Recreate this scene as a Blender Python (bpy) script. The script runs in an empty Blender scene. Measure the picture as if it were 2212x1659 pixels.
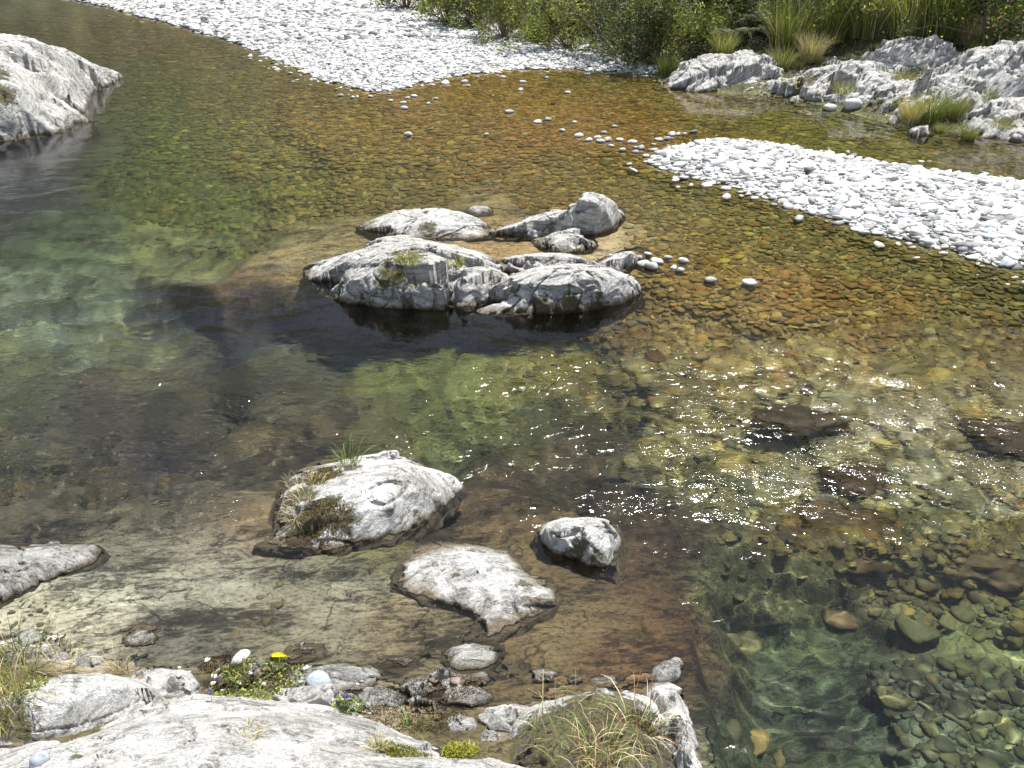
import bpy, math, random
import numpy as np
from mathutils import Vector

# ------------------------------------------------------------------ camera, light, exposure
sc = bpy.context.scene
CAMH, PITCH, F = 3.4, 32.0, 1736.0            # metres above the water, degrees down, focal length in 2212-px units
cam_d = bpy.data.cameras.new('camera'); cam = bpy.data.objects.new('camera', cam_d)
sc.collection.objects.link(cam); sc.camera = cam
cam.location = (0, 0, CAMH); cam.rotation_euler = (math.radians(90 - PITCH), 0, 0)
cam_d.sensor_width = 36; cam_d.lens = 36 * F / 2212; cam_d.clip_start = .05; cam_d.clip_end = 1000
SUN_EL, SUN_AZ = math.radians(68), math.radians(36)     # azimuth measured from +Y towards +X
w = bpy.data.worlds.new('World'); sc.world = w; w.use_nodes = True
nt = w.node_tree; bg = nt.nodes['Background']
sky = nt.nodes.new('ShaderNodeTexSky'); sky.sky_type = 'NISHITA'; sky.sun_disc = False
sky.sun_elevation = SUN_EL; sky.sun_rotation = SUN_AZ; sky.air_density = 1.0; sky.dust_density = .3
hs = nt.nodes.new('ShaderNodeHueSaturation'); hs.inputs['Saturation'].default_value = .55
nt.links.new(sky.outputs[0], hs.inputs['Color']); nt.links.new(hs.outputs[0], bg.inputs[0]); bg.inputs[1].default_value = .09
sd = bpy.data.lights.new('sun', 'SUN'); sd.energy = 4.6; sd.angle = math.radians(.53); sd.color = (1, .965, .9)
sun = bpy.data.objects.new('sun', sd); sc.collection.objects.link(sun)
sv = Vector((math.sin(SUN_AZ) * math.cos(SUN_EL), math.cos(SUN_AZ) * math.cos(SUN_EL), math.sin(SUN_EL)))
sun.rotation_euler = sv.to_track_quat('Z', 'Y').to_euler(); sun.location = sv * 40
sd.cycles.is_caustics_light = True            # real sun caustics through the rippled water
sc.view_settings.view_transform = 'Standard'; sc.view_settings.look = 'None'
sc.view_settings.exposure = 1.06; sc.view_settings.gamma = 1
sc.cycles.use_denoising = True; sc.cycles.max_bounces = 8; sc.cycles.transparent_max_bounces = 8
sc.cycles.caustics_refractive = True; sc.cycles.caustics_reflective = False
sc.cycles.sample_clamp_indirect = 4; sc.cycles.blur_glossy = .3
sc.cycles.use_adaptive_sampling = True

rng = np.random.default_rng(7); random.seed(7)

# ------------------------------------------------------------------ numeric helpers
cp, sp = math.cos(math.radians(PITCH)), math.sin(math.radians(PITCH))
def P(u, v, z=0.):
    """point of the photograph (2212 x 1659 grid) lying at height z -> world"""
    a, b = (u - 1106) / F, (v - 829.5) / F
    dx, dy, dz = a, cp - b * sp, -sp - b * cp
    dz = min(dz, -.02)
    t = (CAMH - z) / -dz
    return np.array([dx * t, dy * t, z])
def UV(x, y, z=0.):
    zz = z - CAMH
    d = y * cp - zz * sp; d = np.maximum(d, .05)
    return 1106 + F * x / d, 829.5 - F * (y * sp + zz * cp) / d
def hsh(a, b, c, s):
    h = (a.astype(np.uint32) * np.uint32(374761393)) ^ (b.astype(np.uint32) * np.uint32(668265263)) ^ (c.astype(np.uint32) * np.uint32(2246822519)) ^ np.uint32((s * 3266489917) & 0xffffffff)
    h = (h ^ (h >> np.uint32(13))) * np.uint32(1274126177)
    return h ^ (h >> np.uint32(16))
def noise(x, y, z=0., s=0):
    x, y, z = np.broadcast_arrays(np.asarray(x, float), np.asarray(y, float), np.asarray(z, float))
    xi, yi, zi = np.floor(x), np.floor(y), np.floor(z)
    fx, fy, fz = x - xi, y - yi, z - zi
    xi, yi, zi = xi.astype(np.int64), yi.astype(np.int64), zi.astype(np.int64)
    q = lambda t: t * t * t * (t * (t * 6 - 15) + 10)
    ux, uy, uz = q(fx), q(fy), q(fz); out = 0
    for i in (0, 1):
        for j in (0, 1):
            for k in (0, 1):
                h = hsh(xi + i, yi + j, zi + k, s)
                gx = (h & np.uint32(1023)) / 511.5 - 1; gy = ((h >> np.uint32(10)) & np.uint32(1023)) / 511.5 - 1
                gz = ((h >> np.uint32(20)) & np.uint32(1023)) / 511.5 - 1
                out = out + (ux if i else 1 - ux) * (uy if j else 1 - uy) * (uz if k else 1 - uz) * (gx * (fx - i) + gy * (fy - j) + gz * (fz - k))
    return out * 1.3
def fbm(x, y, z=0., s=0, o=4, g=.5):
    t = 0; a = 1.
    for i in range(o):
        t = t + a * noise(x * 2.03 ** i, y * 2.03 ** i, z * 2.03 ** i, s + 17 * i); a *= g
    return t
def cells(a, b, la, lb, s, jit=.85):
    """jittered elongated cells: centre of the nearest cell, random value of it, distance to its border"""
    u, v = a / la, b / lb; iu, iv = np.floor(u).astype(np.int64), np.floor(v).astype(np.int64)
    d1 = np.full(u.shape, 9.); d2 = np.full(u.shape, 9.); cu = np.zeros(u.shape); cv = np.zeros(u.shape); rn = np.zeros(u.shape)
    for i in (-1, 0, 1):
        for j in (-1, 0, 1):
            h = hsh(iu + i, iv + j, np.zeros_like(iu), s); ju = ((h & np.uint32(1023)) / 1023. - .5) * jit + .5; jv = (((h >> np.uint32(10)) & np.uint32(1023)) / 1023. - .5) * jit + .5
            r = ((h >> np.uint32(20)) & np.uint32(1023)) / 1023.; x = iu + i + ju; y = iv + j + jv
            d = np.maximum(np.abs(u - x), np.abs(v - y)) + .45 * np.minimum(np.abs(u - x), np.abs(v - y))
            c = d < d1; d2 = np.where(c, d1, np.minimum(d2, d)); d1 = np.where(c, d, d1)
            cu = np.where(c, x, cu); cv = np.where(c, y, cv); rn = np.where(c, r, rn)
    return cu * la, cv * lb, rn, d2 - d1
def sstep(a, b, x):
    t = np.clip((x - a) / (b - a), 0, 1); return t * t * (3 - 2 * t)
def sdist(x, y, poly):
    """signed distance in metres, + inside"""
    x = np.asarray(x); best = np.full(x.shape, 1e18); ins = np.zeros(x.shape, bool)
    n = len(poly)
    for i in range(n):
        ax, ay = poly[i][:2]; bx, by = poly[(i + 1) % n][:2]
        ex, ey = bx - ax, by - ay; l2 = ex * ex + ey * ey + 1e-12
        t = np.clip(((x - ax) * ex + (y - ay) * ey) / l2, 0, 1)
        best = np.minimum(best, (x - ax - t * ex) ** 2 + (y - ay - t * ey) ** 2)
        c = (ay > y) != (by > y)
        ins ^= c & (x < ex * (y - ay) / (ey if ey else 1e-12) + ax)
    return np.where(ins, 1, -1) * np.sqrt(best)
def poly(pts): return [P(u, v) for u, v in pts]
def lin(c):
    c = np.asarray(c, float) / 255; return np.where(c <= .04045, c / 12.92, ((c + .055) / 1.055) ** 2.4)

# control map: u, v, depth of the bed (m), gravel 0..1, apparent colour of the bed, rock shadows painted in
CM = [
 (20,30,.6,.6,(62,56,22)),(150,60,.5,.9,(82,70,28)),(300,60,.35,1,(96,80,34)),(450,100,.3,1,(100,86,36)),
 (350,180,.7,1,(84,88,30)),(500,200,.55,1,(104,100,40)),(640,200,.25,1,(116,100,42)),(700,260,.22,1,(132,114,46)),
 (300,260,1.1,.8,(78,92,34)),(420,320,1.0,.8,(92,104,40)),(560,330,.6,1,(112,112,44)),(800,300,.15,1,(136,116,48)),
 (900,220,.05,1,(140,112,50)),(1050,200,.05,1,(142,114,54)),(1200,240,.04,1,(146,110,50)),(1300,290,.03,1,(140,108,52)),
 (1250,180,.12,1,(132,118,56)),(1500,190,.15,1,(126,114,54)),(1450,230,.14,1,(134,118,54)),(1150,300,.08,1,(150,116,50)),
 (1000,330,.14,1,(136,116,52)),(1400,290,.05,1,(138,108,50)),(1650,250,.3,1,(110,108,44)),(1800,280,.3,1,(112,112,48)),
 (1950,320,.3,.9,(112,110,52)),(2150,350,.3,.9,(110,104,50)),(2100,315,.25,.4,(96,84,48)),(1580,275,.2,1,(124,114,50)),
 (60,240,1.5,0,(30,30,30)),(200,215,1.1,.1,(44,40,30)),(230,290,1.2,.3,(40,44,26)),(100,380,1.9,0,(20,24,36)),(180,350,1.6,0,(26,28,34)),(120,325,1.5,.0,(52,50,38)),(100,430,2.0,.2,(20,26,40)),  # shadow below the left outcrop, painted in as dark bed colour
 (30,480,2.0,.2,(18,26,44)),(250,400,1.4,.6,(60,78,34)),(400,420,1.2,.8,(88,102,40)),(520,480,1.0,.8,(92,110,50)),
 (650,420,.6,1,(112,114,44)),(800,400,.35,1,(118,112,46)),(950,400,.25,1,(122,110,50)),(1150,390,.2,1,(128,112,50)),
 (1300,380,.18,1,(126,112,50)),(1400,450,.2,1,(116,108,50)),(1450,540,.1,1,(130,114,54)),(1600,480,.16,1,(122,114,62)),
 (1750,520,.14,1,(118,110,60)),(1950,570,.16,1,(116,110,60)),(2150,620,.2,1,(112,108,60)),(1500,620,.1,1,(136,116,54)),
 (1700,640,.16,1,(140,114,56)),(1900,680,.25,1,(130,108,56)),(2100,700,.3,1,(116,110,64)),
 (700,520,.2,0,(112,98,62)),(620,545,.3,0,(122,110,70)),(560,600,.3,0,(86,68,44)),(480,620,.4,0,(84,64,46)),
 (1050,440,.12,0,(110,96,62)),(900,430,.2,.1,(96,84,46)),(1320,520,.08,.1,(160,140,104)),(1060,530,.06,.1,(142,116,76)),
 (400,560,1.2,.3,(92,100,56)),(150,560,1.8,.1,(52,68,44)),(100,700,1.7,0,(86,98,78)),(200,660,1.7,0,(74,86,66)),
 (30,800,1.6,0,(70,76,50)),(300,740,1.6,0,(76,82,52)),(350,690,1.4,.1,(34,40,40)),(550,690,1.1,.1,(32,38,40)),  # bed darkened in colour for the midstream rock's shadow, left part
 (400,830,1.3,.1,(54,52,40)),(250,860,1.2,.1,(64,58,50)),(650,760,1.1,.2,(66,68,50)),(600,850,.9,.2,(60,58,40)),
 (850,715,.9,.1,(34,38,28)),(1050,710,.7,.1,(36,36,26)),(900,800,.8,.4,(92,100,44)),(1050,850,.8,.4,(112,120,56)),  # shade along the midstream rock's front, also painted into the bed colour
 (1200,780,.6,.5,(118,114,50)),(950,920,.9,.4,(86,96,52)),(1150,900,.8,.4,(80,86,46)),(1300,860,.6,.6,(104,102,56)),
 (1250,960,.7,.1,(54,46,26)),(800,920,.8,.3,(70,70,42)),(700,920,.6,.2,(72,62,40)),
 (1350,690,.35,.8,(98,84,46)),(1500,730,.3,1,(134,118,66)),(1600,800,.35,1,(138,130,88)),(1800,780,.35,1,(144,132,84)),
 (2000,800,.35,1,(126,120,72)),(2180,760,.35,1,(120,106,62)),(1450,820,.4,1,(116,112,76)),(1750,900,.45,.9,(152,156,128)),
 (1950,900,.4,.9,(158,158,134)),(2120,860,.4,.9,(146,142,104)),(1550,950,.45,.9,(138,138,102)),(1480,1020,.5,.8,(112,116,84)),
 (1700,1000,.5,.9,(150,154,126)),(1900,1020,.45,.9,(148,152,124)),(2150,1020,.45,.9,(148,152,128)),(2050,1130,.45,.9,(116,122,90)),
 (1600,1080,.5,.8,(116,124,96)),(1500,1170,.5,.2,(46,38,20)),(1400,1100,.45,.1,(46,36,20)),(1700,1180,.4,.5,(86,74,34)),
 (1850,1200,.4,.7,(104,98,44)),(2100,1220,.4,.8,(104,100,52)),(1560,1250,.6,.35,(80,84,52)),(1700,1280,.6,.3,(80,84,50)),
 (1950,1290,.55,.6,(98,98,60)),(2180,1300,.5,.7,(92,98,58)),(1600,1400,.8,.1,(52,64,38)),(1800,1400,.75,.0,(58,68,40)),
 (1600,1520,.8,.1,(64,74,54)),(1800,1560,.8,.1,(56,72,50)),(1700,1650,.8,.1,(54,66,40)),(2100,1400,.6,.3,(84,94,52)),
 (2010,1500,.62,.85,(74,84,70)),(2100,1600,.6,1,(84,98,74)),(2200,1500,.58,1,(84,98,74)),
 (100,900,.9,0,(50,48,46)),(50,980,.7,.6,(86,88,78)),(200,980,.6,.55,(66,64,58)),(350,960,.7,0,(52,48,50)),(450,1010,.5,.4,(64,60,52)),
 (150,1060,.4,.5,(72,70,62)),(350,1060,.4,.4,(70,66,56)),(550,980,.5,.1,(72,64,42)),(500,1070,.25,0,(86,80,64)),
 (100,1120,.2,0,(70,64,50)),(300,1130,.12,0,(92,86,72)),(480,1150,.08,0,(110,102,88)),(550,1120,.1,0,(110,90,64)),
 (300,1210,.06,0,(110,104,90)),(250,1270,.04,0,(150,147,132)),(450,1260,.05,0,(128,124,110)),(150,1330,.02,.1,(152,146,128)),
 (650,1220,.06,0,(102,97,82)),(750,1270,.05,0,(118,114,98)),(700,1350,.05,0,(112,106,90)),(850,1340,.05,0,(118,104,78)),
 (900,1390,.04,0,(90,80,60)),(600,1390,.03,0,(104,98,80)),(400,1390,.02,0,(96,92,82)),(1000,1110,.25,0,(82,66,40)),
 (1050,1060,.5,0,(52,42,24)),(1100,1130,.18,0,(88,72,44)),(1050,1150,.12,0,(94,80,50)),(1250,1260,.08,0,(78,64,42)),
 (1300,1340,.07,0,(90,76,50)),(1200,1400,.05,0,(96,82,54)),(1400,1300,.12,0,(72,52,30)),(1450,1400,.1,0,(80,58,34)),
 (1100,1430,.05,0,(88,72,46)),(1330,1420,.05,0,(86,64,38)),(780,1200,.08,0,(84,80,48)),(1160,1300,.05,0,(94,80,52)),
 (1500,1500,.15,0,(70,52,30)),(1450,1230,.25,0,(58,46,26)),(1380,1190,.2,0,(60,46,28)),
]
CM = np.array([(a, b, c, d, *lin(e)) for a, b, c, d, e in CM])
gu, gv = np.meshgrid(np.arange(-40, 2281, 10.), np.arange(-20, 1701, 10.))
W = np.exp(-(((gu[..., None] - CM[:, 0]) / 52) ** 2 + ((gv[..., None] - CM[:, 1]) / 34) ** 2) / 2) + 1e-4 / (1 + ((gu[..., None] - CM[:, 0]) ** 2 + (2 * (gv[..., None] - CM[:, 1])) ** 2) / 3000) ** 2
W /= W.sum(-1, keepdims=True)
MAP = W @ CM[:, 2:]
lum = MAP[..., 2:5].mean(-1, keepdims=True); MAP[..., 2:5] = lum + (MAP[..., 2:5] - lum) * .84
def lift(x, y, d):
    """where a bed point at depth d is seen on the water plane (Snell), from the photographer's stand"""
    D = np.hypot(x, y) + 1e-6; si = D / np.hypot(D, CAMH) / 1.33; k = np.clip(1 - np.maximum(d, 0) * si / np.sqrt(1 - si ** 2) / D, .4, 1)
    return x * k, y * k
def sink_to(p, d):
    """the bed point at depth d that is seen at water point p"""
    D = math.hypot(p[0], p[1]); si = D / math.hypot(D, CAMH) / 1.33; k = 1 + d * si / math.sqrt(1 - si * si) / D
    return np.array([p[0] * k, p[1] * k, -d])
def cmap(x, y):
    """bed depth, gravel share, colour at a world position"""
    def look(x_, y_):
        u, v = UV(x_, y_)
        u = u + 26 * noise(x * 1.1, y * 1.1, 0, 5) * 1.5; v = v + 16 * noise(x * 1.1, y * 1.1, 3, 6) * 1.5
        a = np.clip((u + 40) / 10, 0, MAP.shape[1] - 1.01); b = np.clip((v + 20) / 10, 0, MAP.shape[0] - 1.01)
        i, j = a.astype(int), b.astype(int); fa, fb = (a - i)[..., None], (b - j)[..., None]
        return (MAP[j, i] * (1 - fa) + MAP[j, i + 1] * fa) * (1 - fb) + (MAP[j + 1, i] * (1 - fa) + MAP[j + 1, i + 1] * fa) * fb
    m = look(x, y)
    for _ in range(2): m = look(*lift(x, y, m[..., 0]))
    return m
BAR_A = poly([(100,-12),(250,20),(400,60),(520,95),(620,140),(700,175),(790,199),(860,192),(940,172),(1040,158),(1120,148),(1240,150),(1330,157),(1400,160),(1420,150),(1300,100),(1100,40),(900,-10),(850,-40),(200,-60),(60,-45)])
BAR_B = poly([(1400,345),(1440,320),(1540,303),(1640,308),(1800,335),(1900,355),(2050,375),(2212,395),(2500,425),(2700,560),(2500,620),(2212,577),(2150,572),(2050,540),(1950,522),(1850,490),(1700,440),(1600,410),(1480,378),(1420,360)])
BANK = poly([(840,-12),(960,40),(1100,78),(1240,98),(1330,138),(1400,158),(1440,187),(1560,200),(1700,210),(1760,228),(1850,248),(2000,284),(2212,304),(2600,330)]) + [np.array(q) for q in ((40, 12, 0), (95, 14, 0), (95, 125, 0), (-110, 125, 0), (-110, 16, 0), (-60, 20, 0), (-42, 28, 0), (-28, 37, 0), (-14, 40, 0))]
SHELF = poly([(-400,1380),(0,1400),(200,1420),(420,1428),(640,1440),(850,1480),(1000,1520),(1120,1500),(1250,1470),(1420,1455),(1500,1500),(1535,1600),(1560,1700),(1600,1900)]) + [np.array([.6, .3, 0]), np.array([-3.5, .3, 0])]
POOL = poly([(1355,1120),(1420,1180),(1475,1250),(1505,1330),(1525,1450),(1545,1560),(1560,1700),(1600,1950),(2900,1950),(2900,1120)])
def bedz(x, y, fine=True):
    m = cmap(x, y)
    d = m[..., 0]
    sa, sb, sk, ss = (sdist(x, y, q) for q in (BAR_A, BAR_B, BANK, SHELF))
    wob = .12 * fbm(x * .9, y * .9, 0, 11, 3)
    z = -d * (1 + .25 * fbm(x * 1.3, y * 1.3, 0, 12, 3))
    sp_ = sdist(x, y, POOL) + .05 * noise(x * 4, y * 4, 0, 13); v_ = UV(*lift(x, y, d))[1]; nr = sstep(1130, 1200, v_)
    z = z * (1 - nr) + nr * np.where(sp_ > 0, np.maximum(z, -.24) - (np.maximum(d, .5) - .24) * sstep(0, .4, sp_), np.maximum(z, -.14 - .1 * sstep(-.5, 0, sp_)))
    za = (sa + wob * 1.5) * .07; za = np.where(za > 0, .28 * np.tanh(za / .28), za * 2.5)
    zb = (sb + wob * .6) * .2; zb = np.where(zb > 0, .10 * np.tanh(zb / .10), zb * 1.6)
    z = np.maximum(z, np.maximum(za, zb))
    zk = sk + wob
    zk = np.where(zk > 0, .26 * np.minimum(zk, 3.) + .45 * np.clip(zk - 3., 0, 4) + .95 * np.maximum(zk - 7, 0), zk * .5)
    z = np.maximum(z, zk)
    zs = ss + wob * .5
    zs = np.where(zs > 0, .24 * np.tanh(zs * .9) + .05 * zs, zs * (.15 + 3. * sstep(-.05, .15, sp_)) - .005)
    z = np.where((ss > -.4) & (zs > z), zs, z)
    return z, m, sa, sb, sk, ss

# ------------------------------------------------------------------ object helpers
C = sc.collection
def mesh_np(name, V, Fq, mat, parent=None, attrs=None, smooth=True, loc=None, col_faces=None):
    """V (n,3), Fq list of (m,k) int arrays"""
    V = np.asarray(V, np.float32)
    if loc is not None: V = V - np.asarray(loc, np.float32)
    me = bpy.data.meshes.new(name)
    if not isinstance(Fq, list): Fq = [Fq]
    loops = np.concatenate([f.ravel() for f in Fq]).astype(np.int32)
    sizes = np.concatenate([np.full(len(f), f.shape[1]) for f in Fq])
    st = np.concatenate([[0], np.cumsum(sizes)[:-1]]).astype(np.int32)
    me.vertices.add(len(V)); me.vertices.foreach_set('co', V.ravel())
    me.loops.add(len(loops)); me.loops.foreach_set('vertex_index', loops)
    me.polygons.add(len(sizes)); me.polygons.foreach_set('loop_start', st)
    try: me.polygons.foreach_set('loop_total', sizes.astype(np.int32))
    except Exception: pass
    me.polygons.foreach_set('use_smooth', np.full(len(sizes), smooth))
    for k, a in (attrs or {}).items():
        if a.ndim == 1:
            at = me.attributes.new(k, 'FLOAT', 'POINT'); at.data.foreach_set('value', a.astype(np.float32))
        else:
            at = me.attributes.new(k, 'FLOAT_COLOR', 'POINT')
            at.data.foreach_set('color', np.concatenate([a, np.ones((len(a), 1))], 1).astype(np.float32).ravel())
    me.update(calc_edges=True)
    me.materials.append(mat)
    o = bpy.data.objects.new(name, me); C.objects.link(o); o.cycles.is_caustics_receiver = mat.name != 'water'
    if loc is not None: o.location = loc
    if parent: o.parent = parent
    return o
def tag(o, label=None, cat=None, group=None, kind=None):
    if label: o['label'] = label
    if cat: o['category'] = cat
    if group: o['group'] = group
    if kind: o['kind'] = kind
    return o
def empty(name, loc, label, cat, group=None):
    o = bpy.data.objects.new(name, None); C.objects.link(o); o.location = loc; o.empty_display_size = .1
    return tag(o, label, cat, group)
def grid_faces(nu, nv, keep=None):
    i = np.arange(nu * nv).reshape(nv, nu)
    q = np.stack([i[:-1, :-1], i[:-1, 1:], i[1:, 1:], i[1:, :-1]], -1).reshape(-1, 4)
    if keep is not None: q = q[keep.reshape(-1)[q].all(1)]
    return q

# ------------------------------------------------------------------ materials
class N:
    """terse node builder"""
    def __init__(s, name):
        s.m = bpy.data.materials.new(name); s.m.use_nodes = True; s.t = s.m.node_tree; s.t.nodes.clear()
        s.out = s.t.nodes.new('ShaderNodeOutputMaterial')
    def n(s, typ, ins=None, **kw):
        o = s.t.nodes.new('ShaderNode' + typ)
        for k, v in kw.items(): setattr(o, k, v)
        for k, v in (ins or {}).items():
            if isinstance(v, bpy.types.NodeSocket): s.t.links.new(v, o.inputs[k])
            else: o.inputs[k].default_value = v
        return o
    def math(s, op, a, b=0., c=0., clamp=False):
        return s.n('Math', {0: a, 1: b, 2: c}, operation=op, use_clamp=clamp).outputs[0]
    def mix(s, f, a, b, mode='MIX'):
        o = s.n('Mix', data_type='RGBA', blend_type=mode)
        for k, v in ((0, f), (6, a), (7, b)):
            if isinstance(v, bpy.types.NodeSocket): s.t.links.new(v, o.inputs[k])
            else: o.inputs[k].default_value = v if k == 0 else (*v, 1)[:4]
        return o.outputs[2]
    def ramp(s, f, stops):
        o = s.n('ValToRGB', {0: f}); e = o.color_ramp.elements
        while len(e) < len(stops): e.new(.5)
        for q, (p, c) in zip(e, stops): q.position = p; q.color = (c, c, c, 1) if isinstance(c, (int, float)) else (*c, 1)
        return o.outputs[0]
    def noise(s, vec, scale, detail=4, rough=.55, dist=0.):
        return s.n('TexNoise', {'Vector': vec, 'Scale': scale, 'Detail': detail, 'Roughness': rough, 'Distortion': dist}).outputs[0]
    def voro(s, vec, scale, out='Distance', feature='F1', rand=1.):
        return s.n('TexVoronoi', {'Vector': vec, 'Scale': scale, 'Randomness': rand}, feature=feature).outputs[out]
    def pos(s): return s.n('NewGeometry').outputs['Position']
    def attr(s, name, o='Color'): return s.n('Attribute', attribute_name=name).outputs[o]
    def mapv(s, vec, rot=(0, 0, 0), scale=(1, 1, 1)):
        return s.n('Mapping', {'Vector': vec, 'Rotation': rot, 'Scale': tuple(1 / q for q in scale)}, vector_type='TEXTURE').outputs[0]
    def bsdf(s, col, rough=.8, bump=None, strength=.5, dist=.02, spec=.4, **kw):
        b = s.n('BsdfPrincipled', {'Base Color': col if isinstance(col, bpy.types.NodeSocket) else (*col, 1), 'Roughness': rough, 'Specular IOR Level': spec})
        if bump is not None:
            bp = s.n('Bump', {'Height': bump, 'Strength': strength, 'Distance': dist}); s.t.links.new(bp.outputs[0], b.inputs['Normal'])
        for k, v in kw.items(): s.t.links.new(v, b.inputs[k]) if isinstance(v, bpy.types.NodeSocket) else setattr(b.inputs[k], 'default_value', v)
        s.t.links.new(b.outputs[0], s.out.inputs[0]); return b

def mat_bed():
    k = N('riverbed'); p = k.pos(); c = k.attr('col'); sh = k.attr('shelf', 'Fac')
    stone = k.n('TexVoronoi', {'Vector': k.mapv(p, scale=(1, 1.25, 1)), 'Scale': 11.}); sv_ = stone.outputs['Color']
    bw = k.n('RGBToBW', {0: sv_}).outputs[0]
    edge = k.voro(k.mapv(p, scale=(1, 1.25, 1)), 11., 'Distance', 'DISTANCE_TO_EDGE')
    g = k.math('MULTIPLY', k.ramp(edge, [(0, .35), (.12, 1)]), k.math('MULTIPLY_ADD', bw, .9, .55))
    st = k.mapv(p, rot=(0, 0, .12), scale=(1.1, 4.2, 3)); cov = k.noise(k.mapv(p, scale=(1, 1.8, 1)), 1.5, 5, .62)
    s1 = k.noise(st, 7, 9, .78, .4); s2 = k.noise(k.mapv(p, scale=(1, 1.6, 1)), 4.5, 6, .65)
    fl = k.math('ADD', k.math('MULTIPLY', s1, .55), k.math('MULTIPLY', cov, .45))
    dark = k.math('MULTIPLY', k.ramp(fl, [(.44, .3), (.475, .85), (.52, 1.5)]), k.ramp(s2, [(.35, .7), (.62, 1.2)]))
    dark = k.math('MULTIPLY', dark, k.ramp(k.noise(k.mapv(p, scale=(1, 2, 1)), 26, 6, .75), [(.40, .45), (.5, 1.05)]))
    crk = k.math('ABSOLUTE', k.math('SUBTRACT', k.noise(k.mapv(p, rot=(0, 0, .3), scale=(1, 2.2, 1)), 1.1, 5, .55, .7), .5))
    dark = k.math('MULTIPLY', dark, k.ramp(crk, [(.002, .25), (.010, 1)]))
    f = k.n('Mix', {0: sh, 2: g, 3: dark}).outputs[0]
    fine = k.noise(p, 60, 4, .7)
    f = k.math('MULTIPLY', f, k.math('MULTIPLY_ADD', fine, .8, .6))
    col = k.mix(1, c, k.n('CombineColor', {0: f, 1: f, 2: f}).outputs[0], 'MULTIPLY')
    k.bsdf(col, .75, k.math('ADD', k.math('MULTIPLY', fl, 1.2), fine), .8, .02)
    return k.m
def mat_rock(name, rot, pale=.42, dark=.16, lich=.5, tint=(1, .99, .96), wet=.05, an=4.5, ln=.022):
    """layered schist: streaks lie in the plane whose normal points along the rotated Z"""
    k = N(name); p = k.pos(); q = k.mapv(p, rot=rot, scale=(1, 1, 12))
    a = k.noise(q, 2.2, 9, .68, .5); b = k.noise(q, 9., 6, .7, .3); big = k.noise(p, 1.7, 5, .6)
    pat = k.noise(k.mapv(p, rot=rot, scale=(1, 1, an)), 4.5, 9, .78, .5)
    base = k.ramp(k.math('ADD', k.math('MULTIPLY', a, .6), k.math('MULTIPLY', b, .4)), [(.34, dark * .5), (.42, dark), (.48, pale * .8), (.58, pale)])
    line = k.math('ABSOLUTE', k.math('SUBTRACT', k.noise(q, 1.6, 7, .62, .9), .5))
    base = k.mix(k.ramp(line, [(.005, .85), (ln, 0)]), base, (.05, .047, .04))
    base = k.mix(1, base, tint, 'MULTIPLY')
    base = k.mix(k.ramp(big, [(.38, .0), (.62, .3)]), base, (.42, .39, .34))
    lf = k.math('MULTIPLY', k.ramp(pat, [(.5 - .05 * lich, 0.), (.56, 1)]), lich)
    base = k.mix(lf, base, (.74, .74, .72))
    spk = k.noise(p, 85, 3, .8)
    base = k.mix(k.ramp(spk, [(.36, .45), (.5, 0)]), base, (.09, .085, .075))
    moss = k.attr('moss', 'Fac'); mn = k.noise(p, 14, 6, .75)
    mf = k.ramp(k.math('ADD', moss, k.math('MULTIPLY_ADD', mn, 1.6, -.8)), [(.42, 0), (.56, 1)])
    mc = k.mix(k.ramp(k.noise(p, 7, 4, .6), [(.4, 0.), (.6, 1)]), (.095, .068, .034), (.13, .125, .035))
    mc = k.mix(k.ramp(k.noise(p, 50, 3, .7), [(.35, .7), (.6, 0)]), mc, (.02, .02, .01))
    base = k.mix(k.math('MULTIPLY', mf, .92), base, mc)
    z = k.n('SeparateXYZ', {0: p}).outputs[2]
    zz = k.math('ADD', z, k.math('MULTIPLY_ADD', k.noise(p, 6, 5, .7), wet * 2.6, -wet * 1.3))
    wf = k.n('MapRange', {0: zz, 1: wet * .3, 2: wet * 1.25, 3: 1., 4: 0.}).outputs[0]
    wetc = k.mix(1, base, (.42, .35, .25), 'MULTIPLY'); wetc = k.mix(.25, wetc, (.055, .034, .016))
    base = k.mix(wf, base, wetc)
    rg = k.n('MapRange', {0: wf, 1: 0., 2: 1., 3: .8, 4: .28}).outputs[0]
    h = k.math('ADD', k.math('MULTIPLY', a, 1.), k.math('MULTIPLY', b, .5)); h = k.math('ADD', h, k.math('MULTIPLY', k.noise(p, 45, 5, .7), .22))
    h = k.math('ADD', h, k.math('MULTIPLY', mf, .25)); h = k.math('ADD', h, k.math('MULTIPLY', pat, .6)); k.bsdf(base, rg, h, 1., .05, .35)
    return k.m
def mat_stone(obj=False):
    k = N('river_stone' if not obj else 'river_cobble'); p = k.pos()
    c = k.n('ObjectInfo').outputs['Color'] if obj else k.attr('col')
    n1 = k.math('ADD', k.math('MULTIPLY', k.noise(k.mapv(p, scale=(1, 1, 3)), 25, 5, .7), .6), k.math('MULTIPLY', k.noise(p, 7, 5, .65), .4))
    c = k.mix(1, c, k.ramp(n1, [(.36, .55), (.6, 1.2)]), 'MULTIPLY')
    z = k.n('SeparateXYZ', {0: p}).outputs[2]
    wf = k.n('MapRange', {0: z, 1: .006, 2: .022, 3: 1., 4: 0.}).outputs[0]
    dry = k.mix(wf, c, k.mix(1, c, (.5, .44, .32), 'MULTIPLY'))
    k.bsdf(dry, .7, n1, .3, .01, .3)
    return k.m
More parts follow.
